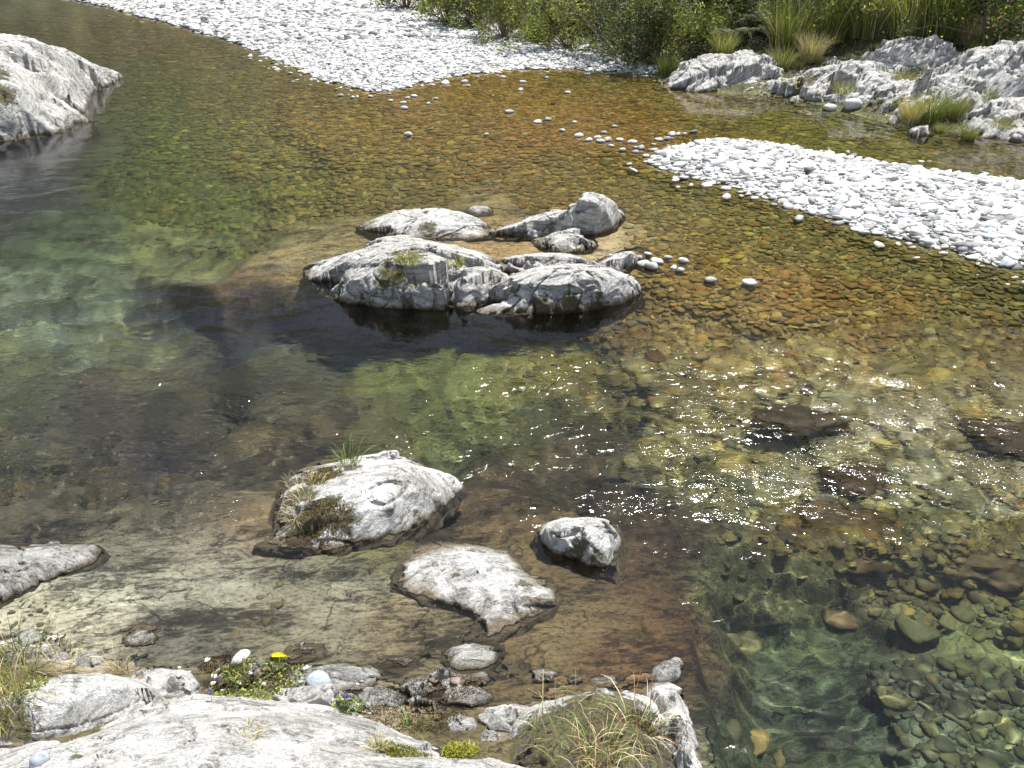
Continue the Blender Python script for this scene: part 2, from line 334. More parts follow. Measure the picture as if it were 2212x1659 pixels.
def mat_leaf(name='foliage', rough=.55, tr=.25):
    k = N(name); c = k.attr('col')
    b = k.n('BsdfPrincipled', {'Base Color': c, 'Roughness': rough, 'Specular IOR Level': .35})
    t = k.n('BsdfTranslucent', {'Color': k.mix(1, c, (1.25, 1.3, .6), 'MULTIPLY')})
    mx = k.n('MixShader', {0: tr, 1: b.outputs[0], 2: t.outputs[0]}); k.t.links.new(mx.outputs[0], k.out.inputs[0])
    return k.m
def mat_water():
    k = N('water'); p = k.pos(); q = k.mapv(p, scale=(.8, 1.5, 1)); rip = k.attr('ripple', 'Fac')
    pt = k.ramp(k.noise(k.mapv(p, scale=(1, 1.8, 1)), 1.6, 3, .6), [(.42, .35), (.62, 1.15)]); h = k.math('MULTIPLY', k.math('MULTIPLY', k.noise(q, 11, 3, .55, .8), k.math('POWER', rip, 1.3)), pt)
    bp = k.n('Bump', {'Height': h, 'Strength': 1., 'Distance': .017})
    g = k.n('BsdfRefraction', {'Color': (.97, .98, .93, 1), 'Roughness': .0, 'IOR': 1.33, 'Normal': bp.outputs[0]})
    r = k.n('BsdfAnisotropic', {'Color': (1, 1, 1, 1), 'Roughness': .085, 'Normal': bp.outputs[0]})
    fr = k.n('Fresnel', {'IOR': 1.33, 'Normal': bp.outputs[0]})
    mx = k.n('MixShader', {0: fr.outputs[0], 1: g.outputs[0], 2: r.outputs[0]}); k.t.links.new(mx.outputs[0], k.out.inputs[0])
    return k.m
M_BED, M_STONE, M_COB, M_LEAF, M_WATER = mat_bed(), mat_stone(), mat_stone(True), mat_leaf(), mat_water()

# ------------------------------------------------------------------ riverbed, banks and hillside: one sheet
AX, AY = 0., -2.2
def polar(nu, nv, a, r0, r1):
    th = np.radians(np.linspace(-a, a, nu)); r = np.exp(np.linspace(math.log(r0), math.log(r1), nv))
    T, R = np.meshgrid(th, r); return AX + R * np.sin(T), AY + R * np.cos(T)
def ground(X, Y):
    Z, m, sa, sb, sk, ss = bedz(X, Y)
    shelf = 1 - sstep(.15, .5, m[..., 1])
    st_ = noise(X * 1.2, Y * 7 + X * .5, 0, 31) * .6 + noise(X * 3, Y * 17 + X * 2, 0, 32) * .4
    Z = Z + shelf * (.012 + .10 * np.clip(-Z, 0, .8)) * st_ * (Z < .3) + (1 - shelf) * .02 * noise(X * 4, Y * 4, 0, 33)
    cu, cv, rn, ed = cells(X * .99 + Y * .12 + .05 * noise(X * 5, Y * 5, 0, 36), Y - X * .12 + .04 * noise(X * 6, Y * 6, 3, 36), .5, .17, 77)
    wl = shelf * sstep(-.9, -.1, Z) * (Z < .3); Z = Z + wl * ((rn - .55) * .05 - .02 * np.exp(-(ed / .05) ** 2))
    Z = Z + sstep(.2, .8, sk) * .25 * fbm(X * .6, Y * .6, 0, 34, 4) * sstep(0, 2, sk)
    u, v = UV(X, Y)
    rb = sstep(700, 820, v) * sstep(1380, 1500, u) * (1 - sstep(1220, 1300, v))
    Z = Z + rb * .10 * fbm(X * 3.2, Y * 3.2, 0, 35, 3)
    return Z, m, sa, sb, sk, ss, shelf
def ripple(x, y):
    u, v = UV(x, y)
    r = .10 + .9 * sstep(660, 800, v + .05 * (u - 1400)) * (1 - .55 * sstep(1080, 1260, v))
    r = r + .25 * (1 - sstep(500, 900, u)) * sstep(300, 420, v)
    sp_ = sdist(x, y, POOL); r = r * (1 - .72 * sstep(1180, 1300, v) * sstep(-.1, .3, sp_))
    r = r * (1 - .85 * sstep(1120, 1210, v) * (1 - sstep(-.45, .15, sp_)))
    r = r * (1 + .3 * sstep(1350, 1500, u) * sstep(740, 820, v) * (1 - sstep(1060, 1150, v)))
    return np.clip(r, .04, 1.3)
def wave(x, y, R):
    wx = x + .25 * noise(x * 1.5, y * 1.5, 0, 41); wy = y + .25 * noise(x * 1.5, y * 1.5, 9, 42)
    h = .022 * noise(wx * 1.6, wy * 3.2, 0, 43) + .010 * noise(wx * 4 , wy * 7.5, 0, 44) + .0055 * noise(wx * 9, wy * 15, 0, 45) + .0045 * noise(wx * 8 + 4, wy * 13, 0, 46) * R ** 2 * .5
    pool = sstep(-.1, .4, sdist(x, y, POOL)) * sstep(1150, 1300, UV(x, y)[1])
    return h * R * (.15 + .85 * (1 - sstep(12, 30, y))) + pool * (.011 * noise(wx * 3.5, wy * 5, 0, 47) + .0042 * noise(wx * 8, wy * 12, 0, 48))
def clear(x, y, z):
    """nothing may graze the underside of the water surface: shallower than 12 mm is laid 12 mm deep"""
    h = wave(x, y, ripple(x, y)); d = h - z
    return np.where((d > 0) & (d < .0125), h - .0125, z)
X, Y = polar(1100, 1250, 62, 1.9, 125)
Z, m, sa, sb, sk, ss, shelf = ground(X, Y); Z = clear(X, Y, Z)
GZ = Z.copy(); _th = np.radians(62); _l0, _l1 = math.log(1.9), math.log(125)
def gz(x, y):
    x, y = np.asarray(x, float), np.asarray(y, float)
    a = np.clip((np.arctan2(x - AX, y - AY) + _th) / (2 * _th) * 1099, 0, 1098.9); b = np.clip((np.log(np.hypot(x - AX, y - AY)) - _l0) / (_l1 - _l0) * 1249, 0, 1248.9)
    i, j = a.astype(int), b.astype(int); fa, fb = a - i, b - j
    return (GZ[j, i] * (1 - fa) + GZ[j, i + 1] * fa) * (1 - fb) + (GZ[j + 1, i] * (1 - fa) + GZ[j + 1, i + 1] * fa) * fb
green = sstep(-.2, .15, sk + .2 * noise(X * 2, Y * 2, 0, 39))
mott = np.exp(.75 * fbm(X * 1.6, Y * 2.2, 0, 50, 4, .6) * (1 - .6 * m[..., 1]) * sstep(.15, .4, m[..., 0]))[..., None]; mott = mott ** np.array([1., .92, .8])
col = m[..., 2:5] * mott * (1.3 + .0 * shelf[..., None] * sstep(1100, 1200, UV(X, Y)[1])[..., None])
dry = np.clip(sstep(-.02, .03, Z) * (np.maximum(sa, sb) > -.3), 0, 1)[..., None]
col = col * (1 - dry) + dry * np.array([.52, .52, .50])
gs = sstep(-.05, .15, ss)[..., None]; mo = sstep(-.15, .25, fbm(X * 2.2, Y * 2.2, 0, 37, 4))[..., None]
col = col * (1 - gs) + gs * (np.array([.16, .13, .085]) * (1 - mo) + mo * np.array([.07, .058, .024]))
mg = fbm(X * .8, Y * .8, 0, 38, 4)[..., None]
gc = np.array([.055, .06, .018]) * (1 + mg) + np.array([.05, .035, .01]) * np.clip(mg, 0, 1)
col = col * (1 - green[..., None]) + green[..., None] * np.clip(gc, .008, 1)
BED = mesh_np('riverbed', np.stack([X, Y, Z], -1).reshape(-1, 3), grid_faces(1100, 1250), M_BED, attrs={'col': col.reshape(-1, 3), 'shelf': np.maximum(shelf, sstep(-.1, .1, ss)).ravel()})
tag(BED, kind='structure')

# ------------------------------------------------------------------ water: the rippled surface
X, Y = polar(1000, 1150, 61, 2.0, 106)
R = ripple(X, Y); H = wave(X, Y, R)
top = np.stack([X, Y, H], -1).reshape(-1, 3)
WATER = mesh_np('water', top, grid_faces(1000, 1150), M_WATER, attrs={'ripple': R.ravel()})
WATER.cycles.is_caustics_caster = True
tag(WATER, kind='structure')

# ------------------------------------------------------------------ rocks
def euler_of(n):
    e = Vector(n).normalized().to_track_quat('Z', 'Y').to_euler(); return tuple(e)
FOL = {'mid': (.10, -.62, .70), 'left': (.34, -.62, .70), 'right': (-.52, -.45, .72), 'near': (.04, -.60, .75)}
PLATE = {'mid': (.70, .22, .35, .04), 'left': (1.3, .34, .5, .10), 'right': (.70, .22, .8, .18), 'near': (.42, .15, .5, .034), 'wet': (.20, .07, .7, .03)}
MR = {'mid': mat_rock('grey_schist', euler_of(FOL['mid']), .56, .26, .6),
      'left': mat_rock('streaked_schist', euler_of(FOL['left']),   .56, .20, .4, ln=.036),
      'right': mat_rock('bank_schist', euler_of(FOL['right']), .62, .18, .5, ln=.036),
      'near': mat_rock('pale_schist', euler_of(FOL['near']), .58, .28, .85, wet=.03, an=1.6),
      'wet': mat_rock('wet_schist', euler_of(FOL['near']), .40, .11, .3, wet=.02)}
ROCKS = []; TOP = []
def ghit(u, v):
    """where the sight line meets the bare ground or water"""
    zs = np.linspace(2.2, 0, 90); q = np.array([P(u, v, z) for z in zs]); g = np.maximum(gz(q[:, 0], q[:, 1]), 0)
    i = int(np.argmax(g >= zs - 1e-6)); return np.array([q[i, 0], q[i, 1], g[i]])
def rock(label, kind, base, ctrl, res=.012, amp=1., seed=0, moss=(), group=None, zb=0., sink=.14, cat='rock', name='rock', ov=0., round_=0., parent=None, slope=None):
    """base: waterline outline (u, v) at height zb ('g': on the ground); ctrl: (u, v, z) points of the surface"""
    onb = zb == 'g'
    bp = np.array([ghit(u, v) if onb else P(u, v, zb) for u, v in base])
    def front(u, v):
        q = P(u, v, 0)[:2]; q = q / np.linalg.norm(q); best = (1e9, 0)
        for i in range(len(bp)):
            a, e = bp[i], bp[(i + 1) % len(bp)] - bp[i]; M = np.array([[q[0], -e[0]], [q[1], -e[1]]])
            if abs(np.linalg.det(M)) < 1e-9: continue
            t, w_ = np.linalg.solve(M, a[:2])
            if 0 <= w_ <= 1 and t > 0 and t < best[0]: best = (t, a[2] + e[2] * w_)
        return best[0] * q[1], best[1]
    cl = []
    for u, v, z in ctrl:
        yf, zf = front(u, v); b0, b1 = P(u, v, 0), P(u, v, 1.); T = 1 / (b0[1] - b1[1])
        ks = .3 if ov == 0 else .12; zm = (CAMH - T * (yf + .02 - ks * zf)) / (1 + (ks - ov) * T) if yf < 1e8 else 9
        if onb: zg = ghit(u, v)[2]; z = zg + max(zm - zg, .05) * (.62 if v < 190 else .5) if yf < 1e8 else zg + .3
        q = P(u, v, min(z, zm)); q[1] += ov * (q[2] - zf if yf < 1e8 else q[2]); cl.append(q)
    cpnt = np.array(cl)
    pts = []
    for i in range(len(bp)):
        a, b = bp[i], bp[(i + 1) % len(bp)]
        for t in (0, .5): pts.append(a * (1 - t) + b * t)
    K = np.concatenate([np.array(pts), cpnt]); zz = K[:, 2].copy(); zz[:len(pts)] -= .01
    D = np.sqrt(((K[:, None, :2] - K[None, :, :2]) ** 2).sum(-1) + round_ ** 2)
    n = len(K); A = np.zeros((n + 1, n + 1)); A[:n, :n] = D + np.eye(n) * -.002; A[:n, n] = A[n, :n] = 1
    wt = np.linalg.solve(A, np.append(zz, 0))
    lo, hi = bp[:, :2].min(0) - .35, bp[:, :2].max(0) + .35
    x = np.arange(lo[0], hi[0], res); y = np.arange(lo[1], hi[1], res)
    X, Y = np.meshgrid(x, y)
    hf = .016 if kind in ('near', 'wet') else .004
    wx = X + .03 * noise(X * 4, Y * 4, 0, seed + 3) + hf * noise(X * 17, Y * 17, 0, seed + 4); wy = Y + .02 * noise(X * 4, Y * 4, 7, seed + 5) + hf * noise(X * 17, Y * 17, 7, seed + 6)
    sdv = sdist(wx, wy, bp[:, :2].tolist())
    H = np.full(X.shape, wt[n], float)
    for i in range(n): H = H + wt[i] * np.sqrt((X - K[i, 0]) ** 2 + (Y - K[i, 1]) ** 2 + round_ ** 2)
    G = gz(X, Y) if onb else zb
    H = np.maximum(H, G - .06)
    H = np.where(sdv < 0, np.minimum(H, G - .01) + sdv * (slope or {'mid': 11., 'left': 8., 'right': 3.}.get(kind, 2.6)), H)
    pl_a, pl_b, pl_w, pl_h = PLATE[kind]
    gy0, gx0 = np.gradient(H, res, res)
    az = math.atan2(FOL[kind if kind != 'wet' else 'near'][0], 1.) * -.8
    for lv, (la, lb) in enumerate(((pl_a, pl_b), (pl_a * .38, pl_b * .4))):
        ca, sa_ = math.cos(az + lv * .12), math.sin(az + lv * .12)
        A_ = wx * ca + wy * sa_ + .02 * noise(X * 6, Y * 6, 0, seed + 70); B_ = -wx * sa_ + wy * ca + .012 * noise(X * 8, Y * 8, 0, seed + 71)
        cu, cv, rn, ed = cells(A_, B_, la, lb, seed + lv)
        xc = cu * ca - cv * sa_; yc = cu * sa_ + cv * ca
        ii = np.clip(((xc - x[0]) / res).astype(int), 0, len(x) - 1); jj = np.clip(((yc - y[0]) / res).astype(int), 0, len(y) - 1)
        Hc = H[jj, ii]; gxc = np.clip(gx0[jj, ii], -1.2, 1.2) * .7; gyc = np.clip(gy0[jj, ii], -1.2, 1.2) * .7
        hp = Hc + gxc * (X - xc) + gyc * (Y - yc) + (rn - .5) * pl_h * (1, .45)[lv]
        wgt = pl_w * (1, .7)[lv] * sstep(-.02, .06, sdv)
        Hn = H * (1 - wgt) + hp * wgt
        st2 = sstep(.8, 2., np.abs(gx0) + np.abs(gy0)); Hn = H * st2 * .9 + Hn * (1 - st2 * .9)
        H = np.where(sdv > -.02, Hn, H) - pl_h * .35 * (1, .5)[lv] * np.exp(-(ed / .045) ** 2) * sstep(0, .05, sdv) / (1 + 4 * (np.abs(gx0) + np.abs(gy0)) ** 2)
    H = np.where(sdv > 0, np.maximum(H, G - .3), H)
    Pn = np.stack([X, Y, H], -1)
    gy, gx = np.gradient(H, res, res); Nn = np.stack([-gx, -gy, np.ones_like(gx)], -1); Nn /= np.linalg.norm(Nn, axis=-1, keepdims=True)
    f = np.array(FOL['near' if kind == 'wet' else kind]); f = f / np.linalg.norm(f); t1 = np.cross(f, [0, 0, 1]); t1 /= np.linalg.norm(t1); t2 = np.cross(f, t1)
    a_, b_, c_ = Pn @ t1, Pn @ t2, Pn @ f
    c_ = c_ + .05 * noise(a_ * 1.5, b_ * 1.5, c_ * 1.5, seed + 7)
    d = .014 * fbm(X * 3, Y * 3, H * 3, seed, 3, .55) + .010 * fbm(a_ * 2.5, b_ * 6, c_ * 24, seed + 60, 4, .6)
    for th, am, sd2 in ((.15, .20, 1), (.060, .34, 2), (.026, .40, 3)):
        q = c_ / th + 1.2 * noise(a_ * .07 / th, b_ * .14 / th, c_ * .3 / th, seed + 20 + sd2)
        fr = q - np.floor(q); fr = np.where(fr < .88, fr / .88, (1 - fr) / .12)
        md = sstep(-.35, .35, noise(a_ * .06 / th + 9, b_ * .13 / th, c_ * .5 / th, seed + 30 + sd2))
        d = d + th * am * (fr - .5) * (.15 + md)
    blk = noise(a_ * 1.6, b_ * 2.2, c_ * 3.5, seed + 50); d = d - .04 * np.exp(-(blk / .012) ** 2)
    d = d * amp * sstep(-.4, .0, sdv)
    V = Pn + Nn * d[..., None]
    hb = np.maximum(V[..., 2] - (G if onb else 0.), 0); V[..., 1] -= ov * hb
    if not onb or V[..., 2].min() < .05: V[..., 2] = clear(V[..., 0], V[..., 1], V[..., 2])
    ms = np.zeros(X.shape)
    for u, v, z, r, s in moss:
        c = P(u, v, z); ms = np.maximum(ms, s * np.exp(-(((X - c[0]) / r) ** 2 + ((Y - c[1]) / (r * .8)) ** 2)))
    keep = sdv > -sink
    q = grid_faces(len(x), len(y), keep); used = np.unique(q); re = np.full(X.size, -1); re[used] = np.arange(len(used))
    if kind in ('near', 'wet') and zb == 0: sink = min(sink, .045)
    keep = sdv > -sink; q = grid_faces(len(x), len(y), keep); used = np.unique(q); re = np.full(X.size, -1); re[used] = np.arange(len(used))
    cen = bp.mean(0); cen[2] = 0 if onb else zb
    o = mesh_np(name, V.reshape(-1, 3)[used], re[q], MR[kind], attrs={'moss': ms.ravel()[used]}, loc=cen)
    if parent: o.parent = parent; o.matrix_parent_inverse = parent.matrix_world.inverted(); o.location = Vector(cen) - parent.location; o.matrix_parent_inverse.identity()
    else: tag(o, label, cat, group)
    ROCKS.append((bp[:, :2].tolist(), o))
    Hs, Ss = V[..., 2], sdv
    if ov:
        Hs = np.full(X.shape, -9.); Ss = np.full(X.shape, -1.); jj = np.clip(((V[..., 1] - y[0]) / res).round().astype(int), 0, len(y) - 1); ii = np.broadcast_to(np.arange(len(x)), X.shape)
        for dj in (0, 1, -1): np.maximum.at(Hs, (np.clip(jj + dj, 0, len(y) - 1), ii), V[..., 2]); np.maximum.at(Ss, (np.clip(jj + dj, 0, len(y) - 1), ii), sdv)
    TOP.append((x[0], y[0], res, Hs, Ss))
    return o
def surf(x, y):
    """highest surface under points: bed or rock"""
    x, y = np.atleast_1d(x).astype(float), np.atleast_1d(y).astype(float); z = gz(x, y)
    for x0, y0, r, Hh, sdv in TOP:
        i, j = ((x - x0) / r).astype(int), ((y - y0) / r).astype(int); k = (i >= 0) & (j >= 0) & (i < Hh.shape[1]) & (j < Hh.shape[0]) & (x >= x0) & (y >= y0)
        if k.any():
            ii, jj = i[k], j[k]; z[k] = np.where(sdv[jj, ii] > 0, np.maximum(z[k], Hh[jj, ii]), z[k])
    return z
def hit(u, v):
    """where the sight line meets rock, ground or bed"""
    zs = np.linspace(2.0, -.8, 400); q = np.array([P(u, v, z) for z in zs]); g_ = surf(q[:, 0], q[:, 1])
    i = int(np.argmax(g_ >= zs)); return np.array([q[i, 0], q[i, 1], g_[i]])

rock('large streaked grey outcrop entering the river at the upper left edge', 'left',
     [(-700,240),(-700,330),(-300,330),(0,304),(60,297),(120,288),(170,276),(205,264),(185,245),(190,225),(200,198),(235,184),(268,172),(262,160),(225,150),(120,128),(0,118),(-300,110),(-700,150)],
     [(-500,60,1.320),(-300,60,1.276),(-100,80,1.188),(0,92,1.100),(45,97,1.012),(90,100,0.924),(150,122,0.704),(200,140,0.440),(235,155,0.246),(258,168,0.088),
      (20,140,0.924),(100,155,0.660),(160,170,0.440),(200,180,0.220),(40,190,0.660),(110,200,0.352),(130,222,0.176),(20,240,0.484),(100,240,0.282),(150,256,0.141),(60,270,0.220),(0,285,0.176),(-200,200,0.792),(-300,300,0.264),(-150,300,0.264)],
     res=.02, amp=1.0, seed=100, sink=.2, moss=[(-15,130,1.1,.22,.75),(-15,165,.8,.3,.8),(-15,270,.4,.3,.7),(170,108,.9,.2,.45)])
OB = empty('rock_outcrop', P(1060, 500), 'long grey rock behind the midstream mass, ending in a pale rounded knob', 'rock')
OF = empty('rock_outcrop', P(1020, 640), 'broad grey midstream rock with grassy moss on top and a dark notch in front', 'rock')
rock(None, 'mid', [(766,488),(800,502),(850,514),(930,517),(1010,515),(1060,512),(1075,500),(1050,485),(1000,466),(920,456),(850,464),(795,478)],
     [(800,482,.05),(840,462,.12),(890,452,.16),(950,450,.18),(1000,458,.14),(1030,474,.08),(880,485,.12),(950,485,.12),(1000,492,.07),(850,500,.04)],
     res=.008, amp=.8, ov=.1, seed=201, moss=[(925,482,.14,.15,.7),(920,462,.15,.06,.5)], parent=OB, name='flat_hump')
rock(None, 'mid', [(1030,508),(1080,516),(1140,518),(1200,512),(1240,506),(1255,490),(1240,468),(1180,470),(1120,482),(1060,494)],
     [(1080,498,.06),(1120,484,.14),(1160,468,.22),(1200,458,.28),(1232,448,.34),(1150,490,.14),(1200,480,.24),(1235,470,.3),(1180,500,.1),(1225,492,.16)],
     res=.007, amp=.45, ov=.4, seed=205, moss=[(1190,488,.12,.09,.55)], parent=OB, name='neck')
rock(None, 'mid', [(1212,507),(1290,506),(1328,494),(1348,470),(1350,450),(1322,438),(1270,434),(1226,450),(1210,480)],
     [(1240,446,0.285),(1258,430,0.342),(1285,421,0.380),(1312,426,0.351),(1330,440,0.266),(1338,460,0.152),(1250,458,0.304),(1290,445,0.342),(1315,462,0.247),(1270,472,0.247),(1300,482,0.162),(1250,490,0.142)],
     res=.007, amp=.7, ov=.3, seed=209, parent=OB, name='knob')
rock(None, 'mid', [(656,574),(664,602),(700,636),(750,655),(820,665),(900,668),(962,668),(975,655),(1010,625),(1060,606),(1085,590),(1080,565),(1050,548),(1000,532),(940,522),(860,507),(812,517),(770,546),(715,556)],
     [(680,572,0.106),(720,560,0.158),(770,546,0.194),(812,520,0.194),(860,510,0.194),(910,522,0.220),(960,530,0.238),(1005,545,0.246),(1045,560,0.264),(1080,580,0.229),
      (695,605,0.106),(760,605,0.246),(830,600,0.290),(900,590,0.317),(960,592,0.334),(1020,585,0.334),(1065,592,0.290),
      (740,635,0.088),(800,635,0.141),(870,632,0.176),(930,628,0.211),(960,615,0.290),(1000,605,0.299),(880,655,0.062),(800,655,0.053),(940,655,0.053)],
     res=.008, amp=.85, ov=.34, seed=211, moss=[(885,560,.3,.22,.8),(985,575,.35,.12,.7),(850,585,.3,.2,.72),(780,640,.1,.14,.62),(880,640,.15,.18,.62),(740,610,.15,.12,.55)], parent=OF, name='left_mass')
rock(None, 'mid', [(920,650),(985,662),(1040,660),(1100,640),(1130,600),(1100,570),(1040,560),(960,580)],
     [(980,630,.1),(1010,625,.16),(1040,605,.26),(1080,585,.3),(1000,590,.3),(1070,615,.22),(1030,645,.05)], res=.008, amp=.8, ov=.0, seed=213, parent=OF, name='recess')
rock(None, 'mid', [(1010,676),(1080,678),(1160,679),(1240,676),(1305,666),(1352,654),(1386,632),(1374,606),(1340,590),(1260,575),(1180,572),(1100,590),(1060,625),(1030,650)],
     [(1040,655,0.051),(1070,632,0.153),(1105,608,0.255),(1150,592,0.306),(1200,580,0.323),(1260,578,0.323),(1310,582,0.306),(1345,598,0.238),(1368,625,0.102),
      (1120,640,0.136),(1180,640,0.170),(1240,635,0.204),(1300,628,0.187),(1340,635,0.102),(1100,662,0.043),(1200,662,0.060),(1300,655,0.051),(1160,615,0.255),(1240,608,0.272)],
     res=.008, amp=.85, ov=.36, seed=214, moss=[(1170,645,.15,.2,.72),(1230,645,.15,.22,.78),(1300,640,.15,.18,.74)], parent=OF, name='right_mass')
rock(None, 'mid', [(1060,565),(1090,590),(1180,590),(1270,588),(1340,590),(1300,570),(1262,556),(1235,548),(1180,548),(1110,552)],
     [(1100,562,.24),(1150,556,.28),(1200,554,.28),(1250,562,.28),(1150,575,.32),(1230,578,.32),(1300,580,.28)], res=.008, amp=.8, ov=.2, seed=216, parent=OF, name='middle_plate')
rock(None, 'mid', [(1275,592),(1330,596),(1362,580),(1395,556),(1404,540),(1398,532),(1372,531),(1330,543),(1288,560)],
     [(1300,572,.3),(1330,560,.28),(1365,545,.2),(1390,538,.1),(1345,572,.2),(1375,556,.1)], res=.007, amp=.6, ov=.2, seed=218, parent=OF, name='arm')
rock(None, 'mid', [(1145,516),(1160,528),(1185,540),(1230,546),(1278,540),(1292,524),(1285,510),(1240,505),(1190,508)],
     [(1175,516,.08),(1215,512,.12),(1255,512,.12),(1200,528,.12),(1250,528,.12)], res=.007, amp=.8, ov=.1, seed=219, parent=OF, name='back_plate')
rock('small dark wet rock breaking the surface behind the midstream outcrop', 'wet',
     [(1005,455),(1030,462),(1060,458),(1062,448),(1040,442),(1012,446)], [(1030,448,.05),(1045,448,.06)], res=.01, amp=.4, seed=220, group=None)
rock('low rock with dry grass and moss in the near channel, left of the square stone', 'near',
     [(552,1172),(590,1155),(598,1120),(596,1070),(625,1025),(680,995),(760,985),(850,984),(905,992),(925,1012),(985,1030),(1000,1048),(970,1085),(930,1115),(890,1140),(850,1160),(790,1168),(720,1190),(650,1188),(590,1182)],
     [(640,1060,0.086),(700,1020,0.086),(760,1000,0.072),(840,995,0.058),(890,998,0.043),(760,1022,0.144),(830,1018,0.180),(900,1018,0.180),(950,1025,0.144),(985,1045,0.058),
      (700,1050,0.144),(760,1060,0.194),(830,1060,0.209),(900,1062,0.173),(950,1065,0.101),(650,1100,0.130),(700,1110,0.144),(780,1110,0.144),(850,1105,0.130),(900,1100,0.072),
      (620,1150,0.043),(700,1150,0.072),(780,1145,0.072),(840,1140,0.043)],
     res=.006, amp=.45, seed=230, moss=[(640,1060,.15,.18,.8),(690,1020,.15,.16,.8),(660,1110,.15,.2,.85),(700,1080,.2,.14,.8),(740,1100,.2,.14,.7),(640,1150,.1,.15,.8),(760,1010,.12,.1,.7),(900,1075,.2,.08,.5),(945,1045,.2,.05,.6)])
rock('small square speckled rock with a dark hollow on its left side, standing in the shallows', 'near',
     [(1168,1172),(1158,1150),(1175,1128),(1215,1118),(1260,1112),(1310,1116),(1338,1140),(1342,1180),(1328,1200),(1325,1230),(1285,1228),(1240,1210),(1195,1195)],
     [(1180,1140,0.112),(1220,1128,0.160),(1270,1122,0.176),(1310,1128,0.160),(1332,1150,0.112),(1200,1155,0.136),(1250,1150,0.176),(1300,1160,0.160),(1320,1180,0.096),(1230,1185,0.080),(1280,1195,0.088),(1300,1212,0.048)],
     res=.005, amp=.4, ov=0.3, seed=240, moss=[(1250,1145,.2,.12,.62),(1210,1180,.1,.1,.55),(1290,1160,.2,.1,.55)])
rock('flat pale rock slab barely above the shallows in front of the grassy rock', 'near',
     [(848,1268),(858,1228),(872,1202),(905,1172),(950,1166),(985,1174),(1045,1176),(1100,1182),(1122,1212),(1150,1240),(1196,1248),(1210,1290),(1190,1322),(1150,1340),(1100,1362),(1058,1380),(1005,1374),(1032,1330),(970,1306),(900,1288)],
     [(900,1215,0.028),(950,1200,0.042),(1010,1200,0.049),(1080,1205,0.042),(900,1250,0.035),(960,1245,0.063),(1020,1240,0.070),(1080,1240,0.070),(1130,1265,0.049),(1175,1285,0.028),(1000,1285,0.049),(1060,1290,0.049),(1110,1310,0.042),(1060,1340,0.035),(1040,1362,0.021)],
     res=.005, amp=.3, seed=250, moss=[(985,1235,.1,.05,.6),(960,1250,.1,.04,.5),(1130,1255,.07,.08,.5)])
rock('rough wet striated rock at the left edge beside the sandy shallows', 'wet',
     [(-200,1160),(0,1170),(110,1170),(215,1176),(225,1195),(200,1222),(130,1245),(60,1275),(0,1310),(-200,1330)],
     [(-100,1200,.12),(20,1200,.06),(100,1190,.06),(180,1190,.05),(120,1220,.06),(40,1240,.07),(0,1280,.05),(-100,1260,.12)],
     res=.006, amp=.45, seed=260)
rock('roundish flat rock ringed by dark wet stone at the lower left of the sandy shallows', 'wet',
     [(238,1372),(255,1350),(300,1343),(345,1348),(352,1368),(325,1398),(280,1400),(250,1390)], [(290,1362,.06),(320,1362,.06),(275,1380,.04)], res=.005, amp=.3, seed=270)
rock('cracked grey plate of wet rock below the flat pale slab', 'wet',
     [(955,1420),(965,1400),(1010,1388),(1060,1382),(1085,1395),(1075,1425),(1045,1448),(985,1452)], [(1000,1410,.05),(1045,1405,.05),(1010,1435,.04)], res=.005, amp=.4, seed=271)
rock('long low wet rock with water on both sides beneath the cracked plate', 'wet',
     [(845,1490),(880,1462),(960,1452),(1060,1450),(1085,1460),(1060,1480),(960,1500),(880,1512)], [(900,1480,.06),(980,1470,.07),(1040,1464,.05)], res=.005, amp=.4, seed=272)
rock('small oval grey rock with a wet rim between the plates and the tussock', 'wet',
     [(1128,1460),(1150,1442),(1190,1440),(1216,1450),(1214,1470),(1170,1478),(1138,1475)], [(1160,1455,.05),(1190,1453,.05)], res=.005, amp=.3, seed=273)
rock('small grey rock half in the water behind the reddish grass tussock', 'wet',
     [(1262,1485),(1275,1462),(1320,1455),(1345,1465),(1345,1482),(1300,1495)], [(1290,1473,.07),(1325,1468,.06)], res=.005, amp=.3, seed=274)
rock('round wet boulder at the corner where the shelf drops into the green pool', 'wet',
     [(1402,1460),(1405,1435),(1440,1422),(1472,1430),(1478,1460),(1450,1480),(1415,1480)], [(1430,1445,.12),(1455,1445,.11)], res=.005, amp=.3, seed=275)
rock('low wet ledge just above the waterline left of the blue grey stone', 'wet',
     [(560,1470),(600,1440),(700,1432),(800,1440),(850,1462),(800,1490),(700,1500),(620,1490)], [(640,1462,.08),(720,1455,.07),(790,1462,.06)], res=.005, amp=.4, seed=276, moss=[(600,1470,.1,.1,.6)])
rock('pale hump of schist at the lower left, cut by a dark crack on its right', 'near',
     [(-150,1620),(-100,1540),(20,1500),(90,1468),(150,1452),(230,1452),(310,1468),(362,1500),(345,1535),(300,1550),(250,1575),(200,1600),(60,1640)],
     [(60,1510,0.255),(130,1475,0.255),(200,1468,0.281),(270,1478,0.281),(330,1500,0.238),(150,1520,0.323),(240,1520,0.323),(300,1525,0.255),(100,1570,0.340),(0,1580,0.340),(200,1560,0.289)],
     res=.005, amp=.25, seed=283, zb=.08, moss=[(-20,1530,.3,.2,.75),(180,1452,.25,.08,.4)])
rock('small pale boulder between the left hump and the brown moss', 'near',
     [(275,1462),(290,1445),(350,1438),(405,1448),(424,1470),(410,1490),(350,1488),(300,1480)], [(320,1455,.2),(370,1453,.2),(395,1467,.16),(340,1472,.2)], res=.004, amp=.3, seed=281, zb=.08)
